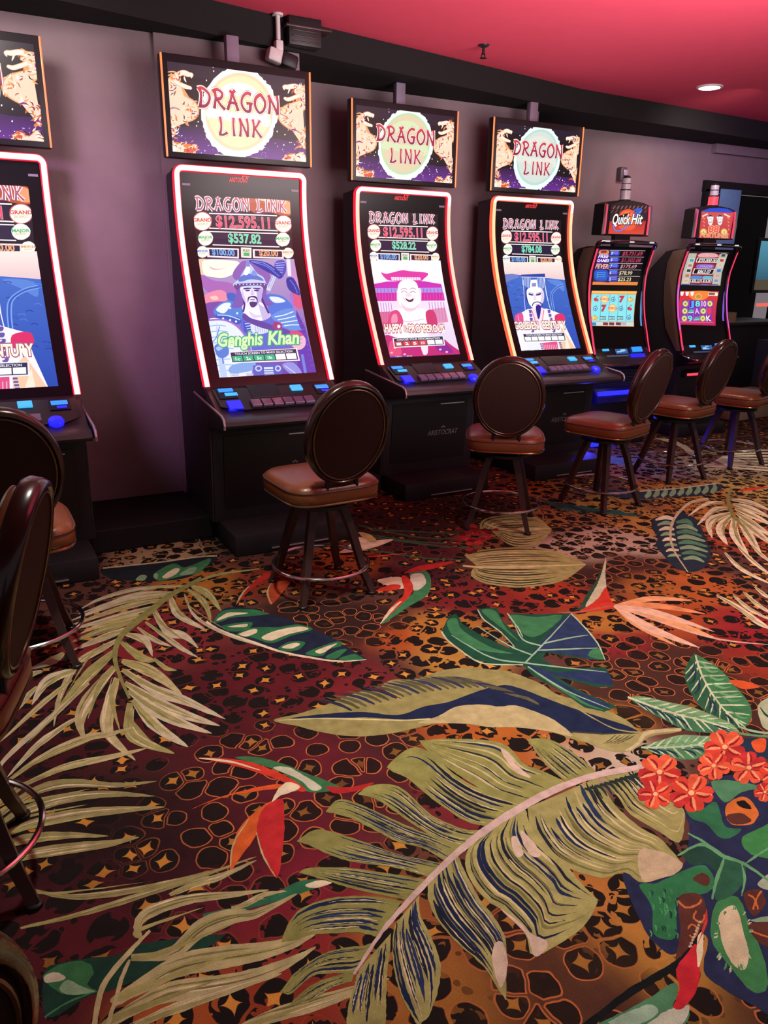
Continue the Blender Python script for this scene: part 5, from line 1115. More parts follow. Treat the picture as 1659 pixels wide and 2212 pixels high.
    blk('service_button', .085, .150, .842, .862, .012, M_CYAN, dk, 'small blue lit button')
    rs = blk('player_slot', .222, .318, .826, .862, .006, M_BLACK); blk('slot_light', .232, .308, .843, .857, .010, M_BLUE, rs, 'blue glowing slot light'); blk('slot_light', .255, .300, .830, .838, .010, M_DBLUE, rs, 'deep blue glowing slot light')
    for k in range(6): blk('bet_button', -.185+k*.061, -.132+k*.061, .788, .812, .016, M_KEY, dk, 'clear violet bet button')
    bm = NB(); lathe(bm, [(.036, -.006), (.036, .010), (.030, .018), (.012, .021)], 20)
    for v in bm.verts: v.co = Matrix.Rotation(radians(25), 3, 'X') @ v.co + Vector((.235, -.598, .790))
    tag(link('spin_button', bm, M_DBLUE, dk), 'round deep blue spin button')
    # side arms with silver edge
    for sx in (-1, 1):
        bm = NB(); pa = [(-.19, .825), (-.45, .800), (-.62, .782), (-.70, .774), (-.735, .760), (-.745, .735), (-.728, .726), (-.44, .664), (-.19, .68)]
        prism(bm, pa, sx*.380, sx*.392, .002); ar = link('side_arm', bm, M_SIDE, t, True, 30)
        bm = NB(); tube(bm, [(sx*.387, y, z) for y, z in [(-.19, .829), (-.32, .816), (-.45, .803), (-.62, .786), (-.70, .778), (-.738, .762), (-.750, .736), (-.745, .715)]], .0065, 8); tag(link('arm_trim', bm, M_SILVER, ar), 'silver edge trim')
    return t
make_tall(1, 'curved screen slot machine cut off by the picture edge, beside the bare wall panel', (CORE_P, CORE_P), EDGE_R, 'e', ('$12,595.11', '$611.40', '$100.00', '$20.00'), True)
make_tall(2, 'curved screen slot machine showing a blue armoured warrior in a helmet', (CORE_P, CORE_P), EDGE_R, 'w', ('$12,595.11', '$537.82', '$100.00', '$20.00'), True)
make_tall(3, 'curved screen slot machine showing a laughing bald man before a pink pagoda', (CORE_P, CORE_M), EDGE_R, 's', ('$12,595.11', '$528.22', '$100.00', '$20.00'), False)
make_tall(4, 'curved screen slot machine showing a bearded emperor by blue mountains, beyond the pagoda one', (CORE_P, CORE_O), EDGE_O, 'e', ('$12,595.11', '$784.08', '$100.00', '$20.00'), False)

# ------------------------------------------------------------------ overhead displays
TVL = loc_in(MACH[2], prof_t, 330, 90, 4.484)
def art_sign(A, sun):
    P = A.poly; L = A.line
    P([(60,120),(1560,340),(1560,1240),(100,1130)], '0b0812'); P([(160,1090),(150,840),(500,800),(1000,900),(1300,960),(1490,960),(1490,1192)], ('120c1e', '6a2c92')); P([(110,160),(1490,360),(1485,500),(110,300)], '1a1628')
    for _ in range(70):
        u, v = random.uniform(170, 1470), 0; v = random.uniform(880, 1080)+ (u-170)*.08; r = random.uniform(3, 7); A.ell(u, v, r, r, random.choice(['f8f0ff', 'c8a0e0', 'a060c0']), 6)
    for u, v in ((585,245),(590,285),(520,375),(1010,310),(430,705),(440,775),(425,815),(1205,870),(1280,900),(1270,1000)): A.ell(u, v, 6, 9, 'fff8f0', 6)
    cr, or_, mg, pk = 'fbdcc4', 'e88844', 'a02c80', 'fff2e6'
    def ragged(pts, n, amp):
        q = resample(crom(list(pts)+[pts[0]], 5), n); out = []
        for i, (x, y) in enumerate(q):
            x2, y2 = q[(i+1) % n]; l = math.hypot(x2-x, y2-y) or 1
            k = amp*(random.uniform(.3, 1.5) if i % 2 else random.uniform(-.7, .1)); out.append((x+(y2-y)/l*k+random.uniform(-3, 3), y-(x2-x)/l*k+random.uniform(-3, 3)))
        return out
    def flame(pts, blobs):
        P(ragged(pts, 96, 15), 'e8823c'); P(ragged(pts, 96, 9), cr)
        for q, c in blobs: P(ragged(q, 22, 9), c)
        xs = [p[0] for p in pts]; ys = [p[1] for p in pts]
        for _ in range(26):
            p = random.choice(pts); x, y = p[0]+random.uniform(-40, 40), p[1]+random.uniform(-30, 30); x = min(max(x, min(xs)+15), max(xs)-15); y = min(max(y, min(ys)+15), max(ys)-10); l = random.uniform(18, 46); a = random.uniform(-.9, .9)
            L([(x, y), (x+l*.5*cos(a)+6, y+l*.5*sin(a)-8), (x+l*cos(a), y+l*sin(a))], random.uniform(6, 13), random.choice(['fff6ee', 'e07838', 'f4b070', 'd05830', '1a1018', '1a1018']), (.3, 1, .05))
    def dragon(body, jaws, horns, w, xlim):
        c = crom(body, 8)
        def clip(q): return [(min(max(x, xlim[0]), xlim[1]), y) for x, y in q]
        def tongue(x, y, dx, dy, l, wd, col): L(clip([(x, y), (x+dx*l*.5-dy*l*.18, y+dy*l*.5+dx*l*.18), (x+dx*l, y+dy*l)]), wd, col, (.6, 1, .04))
        def along(n, l0, l1, wd, cols, spread):
            for _ in range(n):
                i = random.randint(1, len(c)-2); t = i/len(c); ax, ay = c[i+1][0]-c[i-1][0], c[i+1][1]-c[i-1][1]; m = math.hypot(ax, ay) or 1; ax, ay = ax/m, ay/m
                o = random.uniform(-spread, spread)*w*.5*(.55+.45*sin(pi*min(1, t*1.2+.1))); k = random.choice((-1, 1)); f = random.uniform(.2, 1.0)
                tongue(c[i][0]-ay*o, c[i][1]+ax*o, -ax*(1-f)-ay*k*f, -ay*(1-f)+ax*k*f, random.uniform(l0, l1), random.uniform(*wd), random.choice(cols))
        along(60, 40, 95, (14, 26), ['d8602c', 'e88040', 'b84a20'], .8)
        for f, col in ((1.0, 'f0a468'), (.78, 'fbd8bc')): L(clip(body), w*f, col, (.7, 1, .12))
        for pts, wd in jaws: L(clip(pts), wd*1.25, 'f0a468', (1, 1, .1)); L(clip(pts), wd, 'fdeadc', (1, 1, .06))
        for pts in horns: L(clip(pts), 16, 'f4b888', (1, .8, .03))
        along(46, 30, 80, (8, 16), ['fff4ea', 'fde2cc', 'f4a868', 'e07838'], .7)
        along(30, 30, 70, (6, 13), ['c85424', 'e07838', 'a02c80', '8a2450', '2a1420'], .7)
    dragon([(255,335),(205,365),(165,430),(180,510),(280,570),(375,630),(385,700),(300,740),(200,760),(175,820),(205,880),(185,925)], [([(225,330),(290,300),(345,318),(378,322),(372,355)], 44), ([(215,380),(280,420),(330,440),(368,450),(360,466)], 36), ([(300,335),(312,370),(325,395)], 14)], [([(250,310),(190,290),(118,300)]), ([(225,330),(170,320),(120,345)]), ([(385,610),(412,575),(436,585)])], 125, (118, 440))
    L([(150,655),(210,640),(265,662)], 20, '8a2c80', (.5, 1, .1)); L([(290,345),(305,340)], 10, '1a1018')
    dragon([(1375,455),(1430,470),(1478,520),(1470,590),(1400,635),(1300,670),(1268,735),(1330,800),(1410,850),(1460,900),(1440,960),(1472,1040)], [([(1420,450),(1370,432),(1310,440),(1270,436),(1276,470)], 42), ([(1420,520),(1360,545),(1310,560),(1276,548),(1284,566)], 34), ([(1330,450),(1318,480),(1308,505)], 13)], [([(1400,440),(1450,430),(1488,445)]), ([(1300,655),(1250,640),(1232,655)]), ([(1290,700),(1255,690)])], 118, (1228, 1488))
    L([(1330,860),(1370,850),(1400,868)], 16, '8a2c80', (.5, 1, .1)); L([(1342,462),(1356,460)], 9, '1a1018')
    flame([(158,1088),(162,985),(200,962),(240,1002),(288,972),(282,1022),(330,1032),(400,1002),(432,1032),(402,1062),(402,1100)], [([(300,1040),(380,1030),(420,1030),(390,1070),(320,1075)], 'e05030'), ([(190,1000),(230,1030),(200,1060)], pk)])
    flame([(1255,1165),(1282,1110),(1330,1096),(1342,1122),(1392,1122),(1440,1072),(1456,1112),(1488,1130),(1490,1192)], [([(1270,1130),(1320,1110),(1330,1140)], 'e05030'), ([(1440,1090),(1460,1120),(1480,1150),(1440,1150)], pk)])
    glow, rim_, a, b = sun
    A.ell(836, 690, 366, 438, glow, 120, .035); A.ell(836, 680, 330, 378, rim_, 40); A.ell(836, 678, 300, 345, a, 40)
    if b: P([(536,760),(600,600),(760,520),(1000,560),(1130,700),(1100,620),(960,430),(760,400),(600,500),(540,640)], b, True); P([(520,720),(700,760),(1000,800),(1130,820),(1100,700),(800,690),(560,640)], b, True)
    P([(600,1090),(720,1098),(800,1120),(1000,1125),(1095,1135),(1090,1152),(850,1135),(605,1110)], 'dfe8d4')
    FILL = [(2.15, 'b07868'), (1.85, 'fff2e8'), (1.12, '7a1434'), (.85, ('e0384c', '8a1848'))]; A.brush('DRAGON', (440,632), (1228,712), 190, FILL, .17, .10); A.brush('LINK', (636,905), (1056,935), 180, FILL, .17, .16)
    for q in text_polys('TM', 0, .02): pass
    A.text('TM', (1068,800), (1086,802), 12, 'a03040')
SUNS = {1: ('fffdf6', 'fbe0b8', 'f8e6b4', 'fffaf0'), 2: ('fffdf8', 'f8d8b0', 'f6e8b8', 'fffaf2'), 3: ('eefff4', 'c0dcae', 'e2ceac', 'd6e4b8'), 4: ('e8fffa', 'b8d8d0', 'd2dcd4', 'dfe2d8')}
def overhead(i, label, py):
    m = MACH[i]; t = thing('overhead_sign', label, 'sign display', (m[0], m[1], 2.052), m[2], 'sun and dragon signs above the machines')
    bm = NB(); box(bm, (0, .008, .246), (.834, .062, .492), .006); hs = link('housing', bm, M_BLACK, t)
    A = Art(lambda u, v: TVL(u, v)); art_sign(A, SUNS[i])
    A.P = [(([[(x, z-2.052) for x, z in w] for w in q] if isinstance(q[0], list) else [(x, z-2.052) for x, z in q]), c) for q, c in A.P]
    A.build('display_screen', hs, lambda z: -.0232, None, .0008, 2.0e-5, 0, (-.381, .028), (.381, .452))
    for sx in (-1, 1):
        bm = NB(); box(bm, (sx*.411, -.022, .246), (.0095, .012, .488), .003); tag(link('side_light', bm, M_ORANGE, t), 'glowing orange edge light')
    # steel post from the housing up to the soffit
    up = SZ-2.052-.002
    bm = NB(); box(bm, (0, .085, (.20+up)/2), (.07, .05, up-.20), .004); box(bm, (0, .06, .30), (.20, .05, .16), .004); tag(link('mount_post', bm, mat('violet_grey_steel', '8a8096', .5, .3), t), 'grey square post')
    return t
overhead(1, 'overhead sun and fire dragon sign cut off at the edge of the picture', 0)
overhead(2, 'overhead sign with cream yellow sun above the helmeted warrior machine', 0)
overhead(3, 'overhead sign with greenish sun above the laughing bald man machine', 0)
overhead(4, 'overhead sign with pale blue sun above the bearded emperor machine', 0)

# ------------------------------------------------------------------ upright machines with round-cornered chrome edges
MACHB = {5: (5.114, 5.221, radians(-1.1)), 6: (6.154, 5.184, radians(-1.6))}
PB = [(.77, -.150), (.80, -.136), (.88, -.105), (.985, -.070), (1.10, -.028), (1.20, -.004), (1.30, .012), (1.42, .016), (1.50, .010), (1.60, -.018), (1.66, -.036), (1.72, -.060)]
def prof_b(z):
    z = min(max(z, .74), 1.73)
    for (a, ya), (b, yb) in zip(PB, PB[1:]):
        if z <= b: return ya+(yb-ya)*(z-a)/(b-a)
    return PB[-1][1]
def prof_tb(z): return -.03
M_PINKL = emit('crimson_edge_light', (1.0, .04, .12), 1.15); M_PLUM = emit('magenta_edge_light', (.85, .10, .75), 1.0)
M_AMP = emit('red_signal_light', (1.0, .05, .08), 1.6)
M_FROST = mat('frosted_signal_lens', 'b9b2c0', .3, 0, .6)
def make_upright(i, label, paint, top_paint, lit, edge):
    m = MACHB[i]; t = thing('slot_machine', label, 'slot machine', (m[0], m[1], 0), m[2], 'upright machines with small lit toppers')
    zs = [1.70-(1.70-.80)*k/14 for k in range(15)]
    bm = NB(); prism(bm, [(.48, .10), (.48, 1.30), (.40, 1.52), (.22, 1.68), (.10, 1.70)]+[(prof_b(z)+.03, z) for z in zs]+[(-.10, .70), (-.06, .12), (-.06, .10)], -.30, .30, .006); link('cabinet', bm, M_BODY, t, True, 25)
    for sx in (-1, 1):
        bm = NB(); prism(bm, [(prof_b(z)+.01, z) for z in zs]+[(-.06, .80), (.10, 1.0), (.155, 1.2), (.18, 1.4), (.17, 1.58), (.12, 1.68)][0:], sx*.301, sx*.318, .003); link('side_panel', bm, M_GREYPANEL, t, True, 30)
    bm = NB(); box(bm, (0, .16, .055), (.64, .72, .11), .01); link('base_plinth', bm, M_BODY, t)
    bm = NB(); zz = [.05*k for k in range(16, 35)]
    for a, b in zip(zz, zz[1:]): bm.faces.new([bm.verts.new(c) for c in ((-.302, prof_b(a), a), (.302, prof_b(a), a), (.302, prof_b(b), b), (-.302, prof_b(b), b))])
    bmesh.ops.remove_doubles(bm, verts=bm.verts, dist=1e-5); gl = link('screen_glass', bm, M_GLASS, t)
    for sx in (-1, 1):
        zc = [.775+(1.715-.775)*k/26 for k in range(27)]
        bm = NB(); tube(bm, [(sx*.316, prof_b(z)-.006, z) for z in zc], .014, 10); tube(bm, [(sx*.303, prof_b(z)-.010, z) for z in zc], .0055, 8); link('chrome_edge', bm, mat('dark_chrome', '8a828c', .12, 1.0), t)
        bm = NB(); tube(bm, [(sx*.318, prof_b(z)-.015, z) for z in zc[1:-1]], .0085, 8)
        for f in bm.faces: f.material_index = 1 if (i == 6 and 1.0 < f.calc_center_median().z < 1.38) else 0
        link('edge_light', bm, [M_PINKL, M_PLUM], t)
    bm = NB(); tube(bm, [(-.33, prof_b(1.71), 1.70), (-.325, prof_b(1.72)-.012, 1.722), (-.30, -.078, 1.732), (0, -.082, 1.736), (.30, -.078, 1.732), (.325, prof_b(1.72)-.012, 1.722), (.33, prof_b(1.71), 1.70)], .017, 10); cap = link('top_bar', bm, mat('dark_chrome', '8a828c', .12, 1.0), t)
    for x in (-.25, .02, .25):
        bm = NB(); box(bm, (x, -.098, 1.738), (.05, .008, .012), .003); link('top_lamp', bm, emit('soft_white_lamp', 'e8e0e8', .9), cap)
    # pictures
    A = Art(loc_in(m, prof_b, 1180, 480, 3.4635)); paint(A); A.build('display_screen', gl, prof_b, None, .0012, 3e-5, .05)
    # deck
    bm = NB(); prism(bm, [(-.07, .835), (-.12, .855), (-.155, .80), (-.20, .765), (-.245, .748), (-.262, .735), (-.255, .715), (-.10, .66), (-.05, .70)], -.315, .315, .006); dk = link('button_deck', bm, M_DECKIN, t, True, 40)
    bm = NB(); tube(bm, [(-.322, -.13, .775), (-.322, -.20, .752), (-.30, -.25, .735), (-.22, -.268, .728), (0, -.272, .726), (.22, -.268, .728), (.30, -.25, .735), (.322, -.20, .752), (.322, -.13, .775)], .010, 10); tag(link('deck_rail', bm, M_CHROME, dk), 'chrome front rail')
    def blk(name, x0, x1, z0, z1, h, mtl, lab=None, par=dk):
        bm = NB(); y0 = -.118-(.855-z0)*.66; y1 = -.118-(.855-z1)*.66
        lo = [bm.verts.new(c) for c in ((x0, y0+.01, z0), (x1, y0+.01, z0), (x1, y1+.01, z1), (x0, y1+.01, z1))]; hi = [bm.verts.new((v.co.x, v.co.y-.01-h, v.co.z+h*.5)) for v in lo]
        bm.faces.new(hi); bm.faces.new(lo[::-1]); [bm.faces.new((lo[k], lo[(k+1) % 4], hi[(k+1) % 4], hi[k])) for k in range(4)]; bmesh.ops.recalc_face_normals(bm, faces=bm.faces[:])
        return tag(link(name, bm, mtl, par, False), lab)
    blk('service_button', -.22, -.15, .832, .850, .008, M_CYAN, 'small blue lit button')
    sp = blk('service_display', -.09, .06, .806, .852, .006, M_GLASS); A = Art(None)
    def R_(x0, z0, x1, z1, c): A.P.append(([(x0, z0), (x1, z0), (x1, z1), (x0, z1)], c))
    R_(-.087, .809, .057, .849, '2c5c98')
    for k in range(7): x = random.uniform(-.08, .0); z = random.uniform(.81, .84); R_(x, z, x+.05, z+.007, random.choice(['8ab8e0', '4a80c8', 'a0d0e8']))
    A.build('display_picture', sp, lambda z: -.1305-(.855-z)*.66, None, .0008, 2e-5, 0)
    blk('spin_button', .12, .23, .815, .855, .012, M_BLUE, 'large blue lit button'); blk('ticket_light', -.2, .05, .782, .796, .01, mat('steel_blue_plate', '6a7cae', .3), 'pale blue strip'); blk('bill_light', .07, .24, .768, .798, .012, M_DBLUE, 'deep blue glowing block')
    bm = NB(); box(bm, (0, -.075, .44), (.52, .03, .42), .01); ld = link('lower_door', bm, M_BLACK, t)
    if lit == 'blue':
        bm = NB(); prism(bm, [(-.085, .52), (-.15, .43), (-.165, .385), (-.085, .37)], -.25, .25, .004); link('coin_tray', bm, mat('blue_tray_plastic', '1c2060', .25, 0, .6), t)
        bm = NB(); box(bm, (0, -.138, .462), (.46, .03, .035), .004); tag(link('tray_light', bm, emit('bright_blue_glow', (.012, .015, 1.0), 2.6), t), 'deep blue glowing strip')
        bm = NB(); box(bm, (-.16, -.208, .05), (.32, .012, .085), .002); tag(link('blue_base_glow', bm, emit('bright_blue_glow', (.012, .015, 1.0), 2.6), t), 'deep blue glow imitating light on the base near the floor')  # glowing strip imitates blue light falling on the base
        for k in range(4):
            bm = NB(); box(bm, (0, -.095, .54+k*.026), (.46, .012, .008), .002); link('grille_slat', bm, mat('blue_tray_plastic', '1c2060', .25, 0, .6), t)
        l = bpy.data.lights.new('blue_floor_fill', 'POINT'); l.energy = 5; l.color = (.06, .05, 1.0); l.shadow_soft_size = .04  # added point light in open air, tints the floor blue
        lo_ = bpy.data.objects.new('blue_floor_fill', l); COL.objects.link(lo_); lo_.location = (4.62, 4.80, .30)
    else:
        bm = NB(); prism(bm, [(-.09, .63), (-.14, .60), (-.15, .56), (-.09, .55)], -.24, .24, .004); link('coin_tray', bm, M_BLACK, t)
        bm = NB(); box(bm, (0, -.15, .585), (.44, .014, .022), .003); tag(link('tray_light', bm, M_AMP, t), 'red glowing strip')
    # topper
    bm = NB(); prism(bm, [(.05, 1.70), (.05, 1.80), (-.005, 1.80), (-.005, 1.70)], -.085, .085, .006); link('topper_neck', bm, M_BLACK, t)
    bm = NB(); out = [(-.275, 1.79), (.275, 1.79), (.265, 2.035), (.18, 2.058), (.06, 2.070), (-.06, 2.070), (-.18, 2.058), (-.265, 2.035)]
    a = [bm.verts.new((x, -.026, z)) for x, z in out]; b = [bm.verts.new((x, .09, z)) for x, z in out]
    bm.faces.new(a); bm.faces.new(b[::-1]); [bm.faces.new((a[(k+1) % 8], a[k], b[k], b[(k+1) % 8])) for k in range(8)]; bmesh.ops.recalc_face_normals(bm, faces=bm.faces[:]); bmesh.ops.bevel(bm, geom=bm.edges[:], offset=.004, segments=2, affect='EDGES')
    tp = link('topper', bm, mat('dark_chrome', '8a828c', .12, 1.0) if False else M_BLACK, t, True, 30)
    A = Art(loc_in(m, prof_tb, 1220, 250, 3.779)); top_paint(A); A.build('topper_picture', tp, prof_tb, None, .001, 3e-5, 0)
    for sx in (-1, 1):
        bm = NB(); tube(bm, [(sx*.262, -.034, 1.795), (sx*.262, -.040, 1.91), (sx*.256, -.034, 2.035)], .012, 10); link('topper_rail', bm, M_CHROME, tp)
        bm = NB(); tube(bm, [(sx*.240, -.036, 1.80), (sx*.240, -.040, 1.91), (sx*.236, -.036, 2.03)], .007, 8); tag(link('topper_light', bm, M_PINKL, tp), 'crimson edge light')
    bm = NB(); lathe(bm, [(.050, 2.068), (.050, 2.078), (.043, 2.082), (.043, 2.150), (.046, 2.153), (.046, 2.158), (.038, 2.160), (.038, 2.20), (.041, 2.202), (.041, 2.207), (.036, 2.209), (.036, 2.245), (.026, 2.262), (.012, 2.268)], 20, (0, .02, 0))
    for f in bm.faces:
        z = f.calc_center_median().z; f.material_index = 1 if (2.151 < z < 2.159 or 2.201 < z < 2.208 or z < 2.079 or z > 2.25) else (2 if z < 2.15 else 0)
    link('signal_lamp', bm, [M_FROST, M_BLACK, M_AMP if lit == 'red' else M_FROST], t, True, 40)
    return t
def paint_fruit(A):
    P, L, X = A.poly, A.line, A.text
    P([(393,198),(742,208),(680,474),(343,468)], '1a1420'); P([(348,446),(686,448),(680,472),(343,467)], 'e8823c')
    P([(396,202),(468,204),(470,452),(352,442)], '3a2070'); P([(400,212),(464,210),(460,240),(398,240)], 'd8903c', True); P([(410,214),(450,212),(448,228),(412,230)], '8a2a60', True)
    X('FREE', (388,266), (462,268), 24, 'f4f0ff', '7a3ad0', .05, .1, .02); X('GAMES', (378,296), (466,298), 20, 'f4f0ff', '7a3ad0', .05, .1, .02); X('FEVER!', (366,344), (466,348), 34, 'e8c8a8', 'a02c40', .05, .15, .02)
    P([(366,362),(455,362),(452,430),(412,438),(364,428)], '2458c0', True); P([(378,374),(442,374),(440,420),(376,418)], '4a8ae0'); 
    for k in range(3): L([(384,384+k*14),(438,385+k*14)], 6, '1c3c98')
    for k, (s, c, w) in enumerate((('$5,731.69', 'c8405c', 148), ('$1,502.08', 'b83858', 145), ('$175.69', 'd8909c', 120), ('$78.99', 'd8c8a0', 98), ('$25.23', 'e0d8a8', 96))):
        y = 212+k*48; dx = -k*8
        P([(555+dx, y+2), (738+dx*1.2, y+4), (728+dx*1.2, y+44), (548+dx, y+42)], '0c0a10'); L([(474-k*3, y-1), (740-k*10, y+2)], 3, 'c8b8c0')
        P([(478+dx*.4, y+2), (540+dx*.4, y+2), (553+dx*.4, y+20), (538+dx*.4, y+40), (474+dx*.4, y+38)], '2c3cb4'); P([(484+dx*.4, y+6), (536+dx*.4, y+6), (542+dx*.4, y+18), (482+dx*.4, y+16)], '5a78e0'); X('98765'[k], (482+dx*.4, y+32), (494+dx*.4, y+32), 20, 'e8e8ff', None, 0, 0, .02); L([(500+dx*.4, y+24), (536+dx*.4, y+25)], 7, 'a070d8')
        X(s, (566+dx, y+36), (566+dx+w, y+38), 27, c, None, 0, .12, .015)
    P([(340,512),(678,516),(656,782),(330,775)], 'e89440'); P([(342,516),(676,520),(674,534),(341,530)], 'f4c070'); P([(345,536),(668,542),(652,744),(333,740)], '8ae0ea'); P([(332,744),(652,748),(650,776),(331,772)], 'c8d4dc')
    P([(334,748),(374,750),(372,774),(333,772)], '2890c8'); 
    for x in (424,470,520,560): P([(x,748),(x+38,750),(x+37,772),(x-1,770)], '7a3038' if x < 550 else 'a8b0c0')
    for k in range(1, 5): x = 340+k*65; L([(x+6,538),(x-4,742)], 3.5, '3aa0b8')
    for r, row in enumerate(('cfp7b', 'p7fpc', 'bTTTp')):
        for k, g in enumerate(row):
            x, y = 372+k*64-r*6, 574+r*68
            if g == 'c': A.ell(x-4, y+4, 13, 14, 'c03848', 12); A.ell(x+8, y+8, 11, 12, 'd84850', 12); L([(x, y-6), (x+8, y-22)], 4, '3a8050'); P([(x+4, y-22), (x+20, y-26), (x+16, y-14)], '4a9a60')
            elif g == 'f': A.ell(x, y+2, 32, 30, 'e8b060', 20); A.ell(x, y+2, 26, 24, 'f0e0a0', 18); P([(x-32, y-10), (x+32, y-6), (x+32, y+12), (x-32, y+8)], 'd05a40'); X('FEVER', (x-27, y+7), (x+27, y+9), 13, 'f8e0b0', None, 0, .1, .02)
            elif g == 'p': A.ell(x, y+4, 17, 18, '3a7898', 14); A.ell(x, y+4, 13, 14, '9ad8e0', 14); A.ell(x+1, y+6, 6, 7, '5868b0', 10); L([(x+4, y-12), (x+12, y-22)], 4, '3a7898')
            elif g == '7': X('7', (x-14, y+22), (x+16, y+22), 42, 'd03848', '8a1c30', .04, .15, .04)
            elif g == 'b': A.ell(x, y+6, 25, 16, 'c8a040', 16); A.ell(x-7, y+4, 10, 15, 'e8d080', 12); A.ell(x+9, y+5, 9, 14, 'e0c068', 12); P([(x-4, y-10), (x+4, y-18), (x+8, y-8)], 'a88030')
            else: P([(x-24, y-8), (x+22, y-6), (x+22, y+20), (x-24, y+18)], '2a6878'); P([(x-20, y-3), (x+18, y-1), (x+18, y+15), (x-20, y+13)], 'c8e8ec'); X('100', (x-12, y+11), (x+14, y+12), 12, '2a5868', None, 0, 0, .02)
    P([(712,516),(724,517),(716,776),(704,774)], '5a8cc8')  # blue reflection painted as a strip on the bezel glass
def top_fruit(A):
    P, L, X = A.poly, A.line, A.text
    P([(376,728),(450,700),(540,694),(610,704),(684,738),(642,970),(354,962)], '2a1a1e', False); P([(366,860),(662,858),(642,970),(354,962)], ('b02c28', 'd84838'))
    for k in range(9): L([(395+k*32, 760), (412+k*32, 735)], 9, '8a5a58'); L([(378+k*34, 792), (395+k*34, 768)], 8, '6a3c3c')
    A.ell(515, 850, 82, 88, 'f0502c', 30); A.ell(510, 840, 60, 64, 'f8703c', 26); A.ell(505, 905, 66, 26, 'f05a30', 20)
    L([(395,880),(410,935),(470,930),(560,850),(625,775),(600,760),(560,775)], 13, '3a5ac0'); L([(395,880),(410,935),(470,930),(560,850),(622,778)], 5, '88a0f0')
    X('Quick', (388,886), (528,884), 84, 'fffaf8', '1a1018', .055, .22, .02); X('Hit', (540,884), (630,884), 82, 'fffaf8', '1a1018', .055, .22, .02)
def paint_coins(A):
    P, L, X = A.poly, A.line, A.text
    P([(1072,222),(1362,228),(1302,474),(1008,468)], 'b8b4a4'); P([(1130,226),(1300,230),(1240,470),(1072,468)], '8a2030'); P([(1062,222),(1372,229),(1368,240),(1058,232)], '2a1820')
    for s in (0, 1):
        for k in range(6):
            x = (1082 if s == 0 else 1308)-k*11; y = 232+k*38; P([(x, y), (x+40, y+1), (x+33, y+32), (x-7, y+31)], random.choice(['d0ccb8', 'c8b8a8', 'a8b0b0'])); P([(x+4, y+6), (x+32, y+7), (x+28, y+26), (x, y+25)], [['c0b8a0', '38a0b0', 'b07080', '303840', 'b86a60', 'd0a890'], ['4a4048', 'b83848', 'd0b0a0', '4868c0', 'c89890', '6a90c8']][s][k])
    P([(1160,232),(1262,234),(1280,262),(1140,260)], 'e8a0a8', True); X('GRAND', (1168,256), (1255,258), 18, 'f8e0e0', 'a83048', .05); P([(1128,266),(1290,270),(1276,304),(1118,300)], 'e8e0d8'); P([(1134,270),(1284,274),(1272,300),(1124,297)], '100c10'); X('$20,000.00', (1134,298), (1268,302), 24, 'f4f0e8', None, 0, .1, .015)
    P([(1138,316),(1244,318),(1240,344),(1130,342)], '9068c8', True); X('MAJOR', (1150,338), (1238,340), 16, 'e0c8f8', '5a3090', .05); P([(1106,346),(1262,350),(1246,392),(1092,388)], 'e8e0d8'); P([(1112,350),(1256,354),(1242,388),(1100,384)], '100c10'); X('$863.07', (1128,382), (1226,386), 26, 'f4f0e8', None, 0, .1, .015)
    P([(1092,402),(1160,404),(1156,422),(1084,420)], '4a88d8', True); P([(1178,404),(1240,406),(1236,424),(1172,422)], '68b0d0', True)
    for x, s in ((1080, '$32.13'), (1162, '$14.39')): P([(x, 424), (x+76, 426), (x+70, 452), (x-6, 450)], 'e8e0d8'); P([(x+3, 427), (x+72, 429), (x+67, 449), (x-2, 447)], '100c10'); X(s, (x+8, 446), (x+62, 448), 16, 'f4f0e8', None, 0, .1, .02)
    for k in range(4): P([(1012+k*72, 462), (1070+k*72, 464), (1068+k*72, 470), (1010+k*72, 468)], random.choice(['4a5cc8', '8a4a98', '3a48a8']))
    P([(1004,514),(1292,518),(1266,774),(992,766)], ('d83428', 'b82858')); P([(1060,520),(1230,520),(1180,580),(1100,580)], 'f08038', True); A.ell(1138, 556, 26, 24, 'e0b060', 16); A.ell(1138, 556, 18, 16, 'c88838', 14)
    for k in range(3): P([(1003+k*38, 520), (1030+k*38, 520), (1028+k*38, 528), (1020+k*38, 530), (1022+k*38, 550), (1006+k*38, 549), (1012+k*38, 530), (1003+k*38, 528)], 'f4e8e8')
    P([(1212,522),(1282,524),(1280,552),(1208,550)], 'd8c8b8'); P([(1216,527),(1262,529),(1260,546),(1214,544)], '8a5040'); A.ell(1272, 540, 12, 12, 'f0e8d8', 12)
    P([(1016,582),(1254,586),(1238,742),(1002,738)], '8a30a8')
    for k in range(1, 5): L([(1016+k*47, 584), (1004+k*47, 740)], 3, 'c070d0')
    for r, row in enumerate(('oJXTo', 'ohAor', 'o9hoK')):
        for k, g in enumerate(row):
            x, y = 1040+k*46-r*4, 610+r*55
            if g == 'o': A.ell(x, y, 21, 23, '9aa048', 18); A.ell(x, y, 17, 19, 'dce08a', 16); A.ell(x, y, 8, 9, '8a8a38', 10)
            elif g == 'h': P([(x-18, y+8), (x-8, y-10), (x+10, y-12), (x+20, y+2), (x+4, y+14)], '48b0a8', True); L([(x-20, y+12), (x+20, y+10)], 5, 'a8e0d0')
            elif g == 'r': P([(x-14, y-22), (x+14, y-22), (x+12, y+22), (x-12, y+22)], 'd83858', True)
            else: X({'T': '10', 'X': '8'}.get(g, g), (x-16, y+20), (x+16, y+20), 40, {'J': '58a0f0', 'X': '70e0e0', 'T': 'f0c8f0', 'A': 'e0b0f0', '9': '70d8d8', 'K': 'f8e8e8'}[g], '3a1a70', .05, 0, .03)
